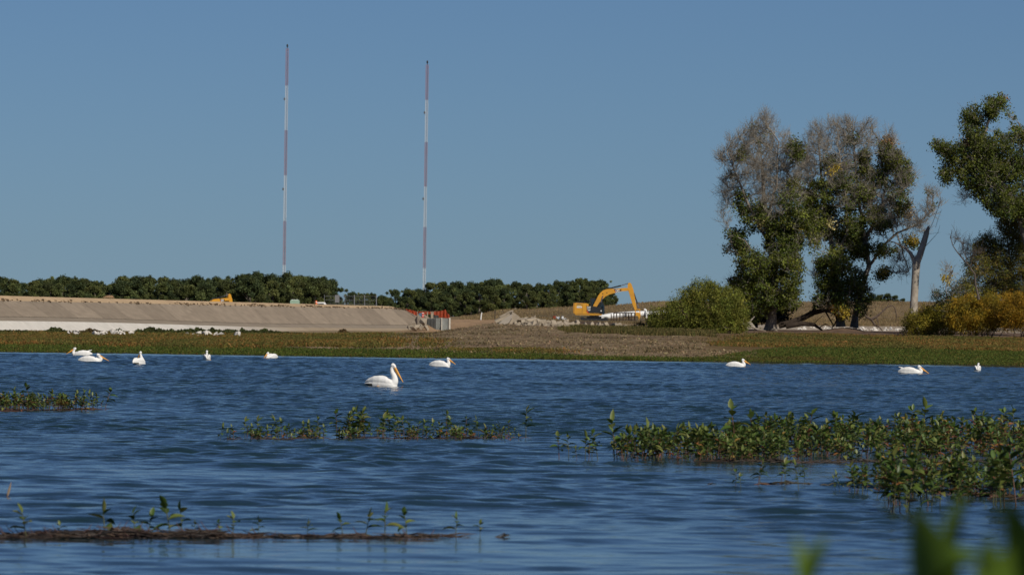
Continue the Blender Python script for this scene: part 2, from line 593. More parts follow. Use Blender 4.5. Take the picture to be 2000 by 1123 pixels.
# ------------------------------------------------------------------ concrete-faced dam
def dam_material():
    m, nt, n, l, b = new_mat("dam_concrete")
    b.inputs["Roughness"].default_value = 0.9
    b.inputs["Specular IOR Level"].default_value = 0.15
    at = n.new("ShaderNodeAttribute")
    at.attribute_name = "tint"
    tc = n.new("ShaderNodeTexCoord")
    no = n.new("ShaderNodeTexNoise")
    no.inputs["Scale"].default_value = 0.9
    no.inputs["Detail"].default_value = 9
    no.inputs["Roughness"].default_value = 0.7
    l.new(tc.outputs["Object"], no.inputs["Vector"])
    mr = n.new("ShaderNodeMapRange")
    mr.inputs["From Min"].default_value = .3
    mr.inputs["From Max"].default_value = .7
    mr.inputs["To Min"].default_value = .88
    mr.inputs["To Max"].default_value = 1.1
    l.new(no.outputs[0], mr.inputs["Value"])
    mu = n.new("ShaderNodeVectorMath")
    mu.operation = 'SCALE'
    l.new(at.outputs["Color"], mu.inputs[0])
    l.new(mr.outputs[0], mu.inputs["Scale"])
    l.new(mu.outputs[0], b.inputs["Base Color"])
    n2 = n.new("ShaderNodeTexNoise")
    n2.inputs["Scale"].default_value = 3
    n2.inputs["Detail"].default_value = 8
    l.new(tc.outputs["Object"], n2.inputs["Vector"])
    bp = n.new("ShaderNodeBump")
    bp.inputs["Distance"].default_value = 0.03
    l.new(n2.outputs[0], bp.inputs["Height"])
    l.new(bp.outputs[0], b.inputs["Normal"])
    return m


M['dam'] = dam_material()
A0 = np.array([-52.7, 527.0])
AX = np.array([40.6, 143.0])
ALEN = float(np.hypot(*AX))
AX = AX / ALEN
NR = np.array([AX[1], -AX[0]])          # towards the lake


def dam_point(s, off, z):
    p = A0 + AX * s + NR * off
    return (p[0], p[1], z)


def dam_z(s):
    t = s / ALEN
    end = float(smooth(0.93, 1.0, np.array([t]))[0])
    return dict(crest=3.98 - 0.24 * t - 0.75 * end, line=3.46 - .02 * t - 0.35 * end,
                foot=1.83 - 0.45 * float(smooth(0, .6, np.array([t]))[0]), toe=0.38 + 0.25 * t, base=0.2)


dam = empty("concrete_dam", (0, 0, 0), label="long low dam with pale concrete slab face and sandy crest across the left shore", cat="dam")
rg = np.random.default_rng(3)
SLAB = 8.0
S0, S1 = -96.0, ALEN + 1.0
gf, gc, ga, gw = Geo(), Geo(), Geo(), Geo()
s = S0
k = 0
while s < S1:
    e = min(s + SLAB, S1)
    shade = 0.235 + 0.04 * rg.random() if k % 2 else 0.265 + 0.03 * rg.random()
    tone = np.array([.98, 0.79, 0.59]) * shade
    za, zb = dam_z(s + .06), dam_z(e - .06)
    jog = 0.02 * rg.random()
    a = [dam_point(s + .03, 0 + jog, za['line']), dam_point(e - .03, 0 + jog, zb['line']),
         dam_point(e - .03, 2.55 + jog, zb['foot']), dam_point(s + .03, 2.55 + jog, za['foot'])]
    # slab subdivided so that stains can vary
    nn = 6
    vv, ff, cc = [], [], []
    for i in range(nn + 1):
        for j in range(nn + 1):
            u, v = i / nn, j / nn
            p = (np.array(a[0]) * (1 - u) + np.array(a[1]) * u) * (1 - v) + (np.array(a[3]) * (1 - u) + np.array(a[2]) * u) * v
            vv.append(p)
    for i in range(nn):
        for j in range(nn):
            b0 = i * (nn + 1) + j
            ff.append([b0, b0 + 1, b0 + nn + 2, b0 + nn + 1])
            cc.append(tone * (1 + .04 * rg.normal()))
    gf.add(vv, ff, cc)
    # slab underside / joint backing
    gf.add([dam_point(s, -.05, za['line'] - .06), dam_point(e, -.05, zb['line'] - .06),
            dam_point(e, 2.5, zb['foot'] - .08), dam_point(s, 2.5, za['foot'] - .08)], [[0, 1, 2, 3]], (0.5, .44, .37) if k % 5 == 3 else (.22, .18, .14))
    s = e
    k += 1
nS = 130
ss = np.linspace(S0, S1, nS)
for i in range(nS - 1):
    a, b = ss[i], ss[i + 1]
    za, zb = dam_z(a), dam_z(b)
    ja, jb = [.05 * vnoise(np.array([q / 3.0]), np.array([0.5]))[0] for q in (a, b)]
    tan = np.array([0.46, 0.33, 0.20]) * (1 + .05 * rg.normal())
    # sandy berm, crest road and back slope
    gc.add([dam_point(a, .02, za['line']), dam_point(b, .02, zb['line']), dam_point(b, -1.0 + jb, zb['crest']), dam_point(a, -1.0 + ja, za['crest']),
            dam_point(b, -9, zb['crest'] + .02), dam_point(a, -9, za['crest'] + .02), dam_point(b, -17, .6), dam_point(a, -17, .6)],
           [[0, 1, 2, 3], [3, 2, 4, 5], [5, 4, 6, 7]], tan)
    # lower apron
    t = (a / ALEN)
    wht = 1 - float(smooth(.28, .62, np.array([t]))[0])
    apc = np.array([.27, .222, .168]) * (1 + .03 * rg.normal())
    zf, zg = za['foot'] - .02, zb['foot'] - .02
    gap = 0.42
    ga.add([dam_point(a, 2.5, zf), dam_point(b, 2.5, zg), dam_point(b, 4.0, zg - gap), dam_point(a, 4.0, zf - gap)], [[0, 1, 2, 3]], apc)
    wc = np.array([.60, .565, .505]) * wht + np.array([.34, .265, .18]) * (1 - wht)
    gw.add([dam_point(a, 4.0, zf - gap), dam_point(b, 4.0, zg - gap), dam_point(b, 5.6, zb['toe'] - .12), dam_point(a, 5.6, za['toe'] - .12),
            dam_point(b, 6.2, -.3), dam_point(a, 6.2, -.3)], [[0, 1, 2, 3], [3, 2, 4, 5]], wc * (1 + .03 * rg.normal()))
e = S1
z = dam_z(e)
gc.add([dam_point(e, -9, z['crest']), dam_point(e, -1, z['crest']), dam_point(e, 0, z['line']), dam_point(e, 2.5, z['foot'] - .08),
        dam_point(e, 5.6, z['toe']), dam_point(e + 3.5, 6.0, 0.2), dam_point(e + 3.0, -9, 0.2)], [[0, 1, 2, 3, 4, 5, 6]], (.40, .29, .18))
gf.build("slab_face", M['dam'], dam)
gc.build("sandy_crest", M['dam'], dam)
ga.build("apron", M['dam'], dam)
gw.build("toe_strip", M['dam'], dam)['label'] = "white bleached strip along the foot of the dam"


# ------------------------------------------------------------------ leaf cards and scatters
def cards(pos, size, col, aspect=1.6, up=0.0, rng=RNG, droop=0.0):
    """random rhombus leaves; returns verts, quads"""
    n = len(pos)
    a = rng.normal(size=(n, 3))
    a[:, 2] += up * 2 - droop * 2
    a /= np.linalg.norm(a, axis=1)[:, None] + 1e-9
    b = rng.normal(size=(n, 3))
    b -= a * (a * b).sum(1)[:, None]
    b /= np.linalg.norm(b, axis=1)[:, None] + 1e-9
    L = (size * (0.7 + 0.6 * rng.random(n)))[:, None]
    W = L / aspect
    v = np.stack([pos - a * L * .5, pos + b * W * .5 - a * L * .05, pos + a * L * .5, pos - b * W * .5 - a * L * .05], 1)
    f = np.arange(4 * n).reshape(n, 4)
    return v.reshape(-1, 3), f, col


def blades(pos, h, w, col, lean=0.35, rng=RNG):
    n = len(pos)
    th = rng.random(n) * 2 * pi
    dx = np.stack([np.cos(th), np.sin(th), np.zeros(n)], 1) * (w * (.7 + .6 * rng.random(n)))[:, None] * .5
    hh = h * (.55 + .75 * rng.random(n))
    tip = pos + np.stack([rng.normal(size=n) * lean * hh, rng.normal(size=n) * lean * hh, hh], 1)
    v = np.stack([pos - dx, pos + dx, tip], 1)
    return v.reshape(-1, 3), np.arange(3 * n).reshape(n, 3), col


def pick(pal, n, wts=None, jit=0.18, rng=RNG):
    pal = np.array(pal, float)
    idx = rng.choice(len(pal), n, p=None if wts is None else np.array(wts) / sum(wts))
    return np.clip(pal[idx] * (1 + jit * rng.normal(size=(n, 1))) * (1 + .05 * rng.normal(size=(n, 3))), 0.003, 1)


def scatter(n, d0, d1, p0, p1, rng=RNG, pw=1.0):
    d = d0 + (d1 - d0) * rng.random(n) ** pw
    px = p0 + (p1 - p0) * rng.random(n)
    x = (px - 1000) / F * d
    return x, d, px


# green shore grass
x, y, px = scatter(120000, 289, 392, -150, 2150, pw=1.5)
nn_ = fbm(x / 4, y / 10, 21)
lim = 311 + nn_ * 5 + 72 * smooth(1380, 1560, px) - 4 * smooth(900, 1100, px) - 7 * smooth(1040, 1150, px) * (1 - smooth(1340, 1430, px))
k = (y < lim + RNG.normal(size=len(x)) * 2) & (ground_z(x, y) > 0.01)
x, y, px = x[k], y[k], px[k]
z = ground_z(x, y)
g = Geo()
c = pick([(0.075, 0.10, 0.018), (0.095, 0.115, 0.024), (0.05, 0.075, 0.015), (0.14, 0.125, 0.03), (.15, .09, .03)], len(x), [4, 3, 3, 1.2, .5])
rd = smooth(0.05, .5, fbm(x / 6, y / 5, 61)) * smooth(1200, 1500, px) * (1 - smooth(300, 315, y))
c = c * (1 - rd[:, None] * .6) + np.array([.12, .055, .025]) * rd[:, None] * .6
g.add(*blades(np.stack([x, y, z - .02], 1), .13, .05, c, lean=.7))
g.add(*cards(np.stack([x, y, z + .12 * RNG.random(len(x))], 1), .09, c * 1.05, 1.8, .4))
tag(g.build("shore_grass", M['leafdry']), "green grass strip growing along the far waterline", "grass", kind='stuff')

# rusty weeds on the left and right shore
g = Geo()
for (n, d0, d1, p0, p1, hh) in ((90000, 306, 380, -120, 800, .30), (36000, 380, 520, -120, 760, .20), (75000, 375, 462, 1380, 2150, .26), (5000, 305, 320, 780, 1060, .2)):
    x, y, px = scatter(n, d0, d1, p0, p1)
    if p1 < 1300:
        px = px + RNG.normal(size=n) * 45 * (px > p1 - 120)
        x = (px - 1000) / F * y
    q = fbm(x / 4, y / 10, 21)
    lim = 311 + q * 5 + 72 * smooth(1380, 1560, px) - 4 * smooth(900, 1100, px) - 7 * smooth(1040, 1150, px) * (1 - smooth(1340, 1430, px))
    keep = (y > lim) & (RNG.random(n) < 1 - .9 * smooth(690, 800, px + q * 60) * (px < 820)) & ((px < 1300) | (y < 452 + 8 * q))
    keep &= (px < 1300) | (RNG.random(n) < smooth(0, 90, px - 1395 + q * 55 - (y - 400) * .5))
    streak = (px > 540) & (px < 880) & (y > 312) & (y < 327 + 4 * q)
    keep &= ~streak
    x, y, px = x[keep], y[keep], px[keep]
    z = ground_z(x, y)
    m = fbm(x / 3, y / 7, 31)[:, None]
    c1 = pick([(.23, .105, .03), (.19, .12, .032), (.30, .17, .06), (.09, .095, .026), (.13, .12, .03)], len(x), [2.5, 3, 1.5, 2.5, 3])
    c2 = pick([(.08, .09, .022), (.11, .105, .028), (.15, .11, .035)], len(x))
    w = smooth(-.25, .25, m)
    c = c1 * w + c2 * (1 - w)
    g.add(*blades(np.stack([x, y, z - .03], 1), hh, .07, c, lean=.55))
    pos = np.stack([x, y, z + hh * RNG.random(len(x)) * .9], 1)
    g.add(*cards(pos, .12, c * 1.1, 1.5, .2))
tag(g.build("rusty_weeds", M['leafdry']), "rust brown and olive weeds covering the far bank behind the green strip", "weeds", kind='stuff')

# weed band in front of the rubble
g = Geo()
x, y, px = scatter(22000, 425, 462, 1085, 1400)
_k = RNG.random(len(x)) < (1 - smooth(1290, 1390, px + 30 * fbm(x, y / 3, 79))) + .25
x, y, px = x[_k], y[_k], px[_k]
keep = RNG.random(len(x)) < smooth(1085, 1160, px + 30 * fbm(x, y / 3, 77)) * smooth(423, 432, y + 5 * fbm(x / 2, y * 0, 78))
x, y = x[keep], y[keep]
z = ground_z(x, y)
c = pick([(.10, .09, .03), (.15, .115, .045), (.075, .075, .024)], len(x))
g.add(*blades(np.stack([x, y, z - .03], 1), .42, .1, c))
g.add(*cards(np.stack([x, y, z + .4 * RNG.random(len(x))], 1), .13, c, 1.6, .4))
tag(g.build("olive_weeds", M['leafdry']), "olive weed band in front of the broken concrete rubble", "weeds", kind='stuff')

# sparse scrub on the torn-up bank
g = Geo()
x, y, px = scatter(40000, 312, 520, 790, 1480)
q = fbm(x / 2.5, y / 6, 93)
keep = (q > .12) & (RNG.random(len(x)) < .8 * smooth(.1, .4, q) + .5 * (1 - smooth(800, 900, px)))
x, y = x[keep], y[keep]
z = ground_z(x, y)
c = pick([(.10, .075, .04), (.08, .075, .025), (.14, .10, .05), (.06, .045, .025)], len(x))
g.add(*blades(np.stack([x, y, z - .02], 1), .16, .07, c, lean=.6))
tag(g.build("dry_scrub", M['leafdry']), "sparse brown scrub on the torn up bank", "scrub", kind='stuff')

# dark low weeds at the dam toe
g = Geo()
for cpx, d, rx, h, n, pal in ((430, 500, 165, .50, 11000, 0), (107, 490, 22, .5, 1500, 0), (175, 480, 24, .5, 1700, 1), (232, 488, 14, .42, 900, 0), (20, 470, 60, .3, 1600, 0),
                              (300, 495, 40, .55, 1500, 0), (672, 560, 9, .55, 350, 1)):
    px = cpx + rx * RNG.normal(size=n) * .5
    yy = d + RNG.normal(size=n) * 4
    xx = (px - 1000) / F * yy
    hp = np.clip(1.05 - (abs(px - cpx) / (rx * 1.2)) ** 2, .12, 1) * (.8 + .3 * vnoise(px / 7.3, px * 0, int(cpx)) + .2 * vnoise(px / 1.7, px * 0, int(cpx) + 3))
    zz = ground_z(xx, yy) + h * RNG.random(n) * np.clip(hp, .08, 1.2)
    c = pick([(.045, .058, .018), (.065, .07, .024)] if pal == 0 else [(.11, .07, .03), (.08, .065, .028)], n)
    g.add(*cards(np.stack([xx, yy, zz], 1), .2, c, 1.4, .3))
tag(g.build("dark_weeds", M['leafdry']), "dark green weeds along the foot of the dam", "weeds", kind='stuff')

# dry grass on the hill
x, y, px = scatter(170000, 600, 960, 900, 2100)
keep = (px > 1000) | (y > 760)
keep &= ~((px > 1095) & (px < 1290) & (y > 740) & (y < 856))
keep &= (y > 640) & (RNG.random(len(x)) < .35 + .65 * smooth(-.3, .3, fbm(x / 6, y / 15, 71)))
x, y = x[keep], y[keep]
z = ground_z(x, y)
c = pick([(.27, .19, .095), (.22, .16, .08), (.30, .22, .12), (.15, .12, .055), (.12, .09, .05)], len(x), [3, 3, 1.5, 2, 1])
cn = fbm(x / 9, y / 30, 72)[:, None]
g = Geo()
g.add(*blades(np.stack([x, y, z - .05], 1), .32, .09, c * (1 + .35 * cn), lean=.35))
tag(g.build("dry_grass", M['leafdry']), "dry tan grass covering the low hill behind the excavator", "grass", kind='stuff')

# clods on the torn-up ground
n = 60000
x, y, px = scatter(n, 300, 560, 790, 1480)
q = fbm(x / 4, y / 10, 21)
keep = (RNG.random(n) < smooth(790, 900, px + q * 60)) & ((px < 1380) | (y < 345)) & ~((y < 303)) & ~((px > 1090) & (y > 420) & (y < 470)) & ((y < 520) | (px > 930))
x, y, px = x[keep], y[keep], px[keep]
n = len(x)
z = ground_z(x, y)
sz = .022 + .10 * RNG.random(n) ** 7
ico = np.array([[0, 0, 1], [.95, 0, .1], [-.3, .9, .05], [-.4, -.85, -.1], [.2, .1, -1]])
fc = np.array([[0, 1, 2], [0, 2, 3], [0, 3, 1], [4, 2, 1], [4, 3, 2], [4, 1, 3]])
vv = (ico[None] * (1 + .35 * RNG.normal(size=(n, 5, 3)))) * sz[:, None, None]
th = RNG.random(n) * 6.28
R = np.zeros((n, 3, 3))
R[:, 0, 0] = np.cos(th); R[:, 0, 1] = -np.sin(th); R[:, 1, 0] = np.sin(th); R[:, 1, 1] = np.cos(th); R[:, 2, 2] = .75
vv = np.einsum('nij,nkj->nki', R, vv) + np.stack([x, y, z + sz * .2], 1)[:, None]
c = pick([(.205, .150, .090), (.17, .122, .073), (.25, .19, .12), (.11, .078, .048)], n, [3, 3, .4, 2])
c = np.clip(c * np.array([.97, 1.0, .98]), 0, .3)
c *= (1 + .45 * fbm(x / 3, y / 8, 91))[:, None]
ff = (np.arange(n)[:, None, None] * 5 + fc[None]).reshape(-1, 3)
g = Geo()
g.add(vv.reshape(-1, 3), ff, np.repeat(c, 6, axis=0))
tag(g.build("soil_clods", M['clod']), "loose brown clods strewn over the torn up bank", "soil", kind='stuff')

# debris line on the dam
g = Geo()
for i in range(480):
    s = rg.random() * 1.15 * ALEN - 10
    t = vnoise(np.array([s / 7.0]), np.array([3.3]))[0]
    if t < -0.15 and rg.random() < .8:
        continue
    zz = dam_z(s)
    off = -.05 + .12 * rg.normal()
    p = dam_point(s, off, zz['line'] - (.6 if off > 0 else .5) * off + .05)
    rot = Matrix.Rotation(rg.random() * 6.28, 3, 'Z') @ Matrix.Rotation(rg.normal() * .4, 3, 'X')
    g.box(p, (.08 + .3 * rg.random(), .06 + .08 * rg.random(), .03 + .12 * rg.random() ** 2), rot, np.array([.10, .07, .045]) * (.5 + rg.random()))
tag(g.build("driftwood_debris", M['clod']), "dark driftwood scraps lying in a line along the top of the dam slabs", "debris", kind='stuff')


# ------------------------------------------------------------------ rocks
def rock_mesh(name, seed, m, flat=.75, n=2):
    bm = bmesh.new()
    r = random.Random(seed)
    sx, sy = r.uniform(.8, 1.2), r.uniform(.7, 1.0)
    for i in range(15):
        p = Vector((r.uniform(-.5, .5) * sx, r.uniform(-.5, .5) * sy, r.uniform(-.5, .5) * flat))
        if r.random() < .5:
            k = r.randrange(3)
            p[k] = math.copysign(.42, p[k]) * (sx, sy, flat)[k]
        bm.verts.new(p)
    res = bmesh.ops.convex_hull(bm, input=bm.verts)
    bmesh.ops.delete(bm, geom=[e for e in res['geom_unused'] if isinstance(e, bmesh.types.BMVert)], context='VERTS')
    bmesh.ops.recalc_face_normals(bm, faces=bm.faces)
    me = bpy.data.meshes.new(name)
    bm.to_mesh(me)
    bm.free()
    me.materials.append(m)
    return me


rocks = [rock_mesh("rubble_block", i, M['stone'], .8) for i in range(8)]
wrocks = [rock_mesh("pale_rock", 50 + i, M['whitestone'], .7) for i in range(5)]


def put_rock(px, d, size, me, name, label, cat, group, tilt=.5, sink=.15, stretch=1.0):
    o = bpy.data.objects.new(name, me)
    COL.objects.link(o)
    p = G(px, d)
    o.location = (p.x, p.y, p.z + size * (.28 - sink))
    o.scale = (size * stretch, size, size)
    o.rotation_euler = (random.gauss(0, tilt), random.gauss(0, tilt), random.random() * 6.28)
    tag(o, label, cat, group)
    return o


gl = "broken concrete block in the rubble heap right of the tilted slabs"
for i in range(64):
    px = random.uniform(1008, 1130)
    d = random.uniform(500, 570)
    put_rock(px, d, random.choice([.35, .45, .6, .75]), random.choice(rocks), "concrete_block", gl, "rubble block", "blocks in the rubble heap")
for px, py in ((1033, 628), (1028, 624), (1022, 622), (1042, 632), (1052, 634), (1043, 638), (1015, 622), (1060, 630)):
    put_rock(px, 530, random.uniform(.7, .95), random.choice(rocks), "concrete_block", gl, "rubble block", "blocks in the rubble heap", sink=-.2)
gl = "pale broken concrete block in the row below the excavator, behind the olive weeds"
for px in (1067, 1073, 1080, 1088, 1097, 1110, 1119, 1130, 1145, 1156, 1170, 1173, 1181, 1186, 1201, 1207, 1211, 1219, 1223, 1227, 1240, 1243, 1248, 1256, 1262):
    put_rock(px, random.uniform(480, 505), random.uniform(.4, .85), random.choice(rocks), "concrete_block", gl, "rubble block", "blocks in the row below the excavator", sink=.0)
for i in range(60):
    put_rock(random.uniform(1060, 1265), random.uniform(482, 520), random.uniform(.15, .35), random.choice(rocks), "concrete_block", gl, "rubble block", "blocks in the row below the excavator")
gl = "whitish rock lying among the weeds at the foot of the dam"
for i in range(46):
    px = random.choice([random.gauss(415, 26), random.gauss(210, 16), random.gauss(142, 8), random.uniform(180, 265)])
    put_rock(px, random.uniform(425, 455), random.uniform(.25, .6), random.choice(wrocks), "pale_rock", gl, "rock", "white rocks by the dam", sink=-.1, stretch=1.3)
gl = "pale rock on the gravelly ground beyond the cottonwood trunks"
for i in range(50):
    put_rock(random.uniform(1560, 1770), random.uniform(505, 560), random.uniform(.2, .55), random.choice(wrocks), "pale_rock", gl, "rock", "pale rocks behind the cottonwoods")
gl = "rubble chunk at the right end of the dam beside the grey sheet wall"
for px, d, s in ((812, 640, .9), (820, 636, 1.3), (824, 630, .9), (828, 634, 1.2), (816, 630, .8), (808, 628, .7), (803, 632, .8), (834, 630, .6)):
    put_rock(px, d, s, random.choice(rocks), "concrete_block", gl, "rubble block", "chunks at the end of the dam", sink=-.25, stretch=1.4)

gl = "large pale broken block high on the rubble heap beside the tilted slabs"
for px, d, s_, up_ in ((1018, 528, 1.0, .35), (1026, 530, .8, .5), (1034, 526, 1.1, .3), (1044, 529, .75, .45), (1052, 531, .9, .3), (1023, 524, .7, .15), (1040, 523, .8, .1), (1060, 530, .8, .2), (1072, 533, .9, .15), (1049, 524, .6, .05), (1083, 530, .7, .15), (1030, 522, .6, 0)):
    o_ = put_rock(px, d, s_, random.choice(rocks), "concrete_block", gl, "rubble block", "large blocks on the rubble heap", stretch=1.35)
    o_.location.z += up_ * .6


# tilted slabs on the rubble heap
def slab(pts, d, thick, skew, label, m='stone'):
    c = P(sum(p[0] for p in pts) / len(pts), sum(p[1] for p in pts) / len(pts), d)
    w = [P(a, b, d) - c for a, b in pts]
    n = len(w)
    g = Geo()
    back = [(p.x * .96 + skew, p.y + thick, p.z * .94 + .05 * thick) for p in w]
    g.add([tuple(p) for p in w] + back, [[i, (i + 1) % n, (i + 1) % n + n, i + n] for i in range(n)])
    g.add([tuple(p) for p in w], [list(range(n))[::-1]])
    g.add(back, [list(range(n))])
    o = g.build("concrete_slab", M[m], None, tuple(c), bevel=.015)
    o.rotation_euler = (0, 0, radians(random.uniform(-8, 8)))
    tag(o, label, "concrete slab")
    return o


slab([(975, 617.5), (984, 613), (996.5, 606.4), (999.5, 608.3), (990, 613.6), (977.5, 620)], 527, 1.3, .1, "topmost thin slab tilted on the rubble heap, overhanging to the left")
slab([(966, 626.5), (975, 622), (989, 615), (998.5, 610.5), (999, 613.4), (987, 620), (974, 629.5), (969, 630)], 526.4, 1.6, .15, "long second slab under the topmost slab of the rubble heap")
slab([(973.5, 631.5), (985, 622.5), (998.5, 613.8), (998, 622), (994, 630), (987, 635.5), (979, 635)], 525.8, .5, .1, "large tilted slab with a smooth pale face in the middle of the rubble heap", 'paleslab')
slab([(999.6, 608.4), (1004, 611), (1010, 615.5), (1015, 620), (1012, 624.5), (1003, 629.5), (993, 636), (990, 636), (995, 629), (998.8, 621), (999.4, 613)], 526.2, 1.7, -.1, "thick slab leaning down to the right on the rubble heap")
for px, d, s in ((992, 532, 1.6), (1002, 535, 1.8), (984, 530, 1.4), (978, 528, .9), (1012, 530, 1.2), (970, 524, .7)):
    put_rock(px, d, s, random.choice(rocks), "concrete_block", "chunk of broken concrete under the tilted slabs", "rubble block", "chunks under the tilted slabs", sink=.05)

# ------------------------------------------------------------------ trees
def segs_tubes(g, a, b, ra, rb, col, sides=3, smooth_=True):
    """vectorised open tubes between points a and b"""
    a, b = np.asarray(a, float), np.asarray(b, float)
    n = len(a)
    if n == 0:
        return
    t = b - a
    L = np.linalg.norm(t, axis=1)[:, None] + 1e-9
    t = t / L
    ref = np.tile(np.array([[0.31, 0.87, 0.12]]), (n, 1))
    u = np.cross(t, ref)
    u /= np.linalg.norm(u, axis=1)[:, None] + 1e-9
    w = np.cross(t, u)
    ring0, ring1 = [], []
    for k in range(sides):
        an = 2 * pi * k / sides
        o = u * cos(an) + w * sin(an)
        ring0.append(a - t * ra[:, None] * .2 + o * ra[:, None])
        ring1.append(b + t * rb[:, None] * .2 + o * rb[:, None])
    v = np.stack(ring0 + ring1, 1).reshape(-1, 3)
    base = np.arange(n)[:, None, None] * (2 * sides)
    f = np.array([[k, (k + 1) % sides, sides + (k + 1) % sides, sides + k] for k in range(sides)])
    f = (base + f[None]).reshape(-1, 4)
    col = np.asarray(col, float)
    if col.ndim == 2:
        col = np.repeat(col, sides, axis=0)
    g.add(v, f, col, 0, smooth_)


def grow(nodes, parents, att, step, infl, kill, iters=120, bias=(0, 0, .1), jit=.25, rng=RNG):
    nodes = [Vector(p) for p in nodes]
    parents = list(parents)
    att = [Vector(p) for p in att]
    bias = Vector(bias)
    for it in range(iters):
        if not att:
            break
        kd = kdtree.KDTree(len(nodes))
        for i, p in enumerate(nodes):
            kd.insert(p, i)
        kd.balance()
        pull = {}
        keep = []
        for p in att:
            co, i, dist = kd.find(p)
            if dist < kill:
                continue
            keep.append(p)
            if dist < infl:
                pull.setdefault(i, Vector()).__iadd__((p - co).normalized())
        att = keep
        if not pull:
            infl *= 1.6
            if infl > 40:
                break
            continue
        for i, v in pull.items():
            v = v.normalized() + bias + Vector(rng.normal(size=3) * jit)
            nodes.append(nodes[i] + v.normalized() * step)
            parents.append(i)
    return np.array([tuple(p) for p in nodes]), np.array(parents)


def radii(parents, tip=.018, ex=2.35):
    n = len(parents)
    acc = np.zeros(n)
    r = np.zeros(n)
    for i in range(n - 1, -1, -1):
        r[i] = max(tip, acc[i] ** (1 / ex)) if acc[i] > 0 else tip
        p = parents[i]
        if p >= 0:
            acc[p] += r[i] ** ex
    return r


def polyline(pts, step):
    out = []
    for a, b in zip(pts[:-1], pts[1:]):
        a, b = Vector(a), Vector(b)
        n = max(1, int((b - a).length / step))
        for k in range(n):
            out.append(a.lerp(b, k / n))
    out.append(Vector(pts[-1]))
    return out


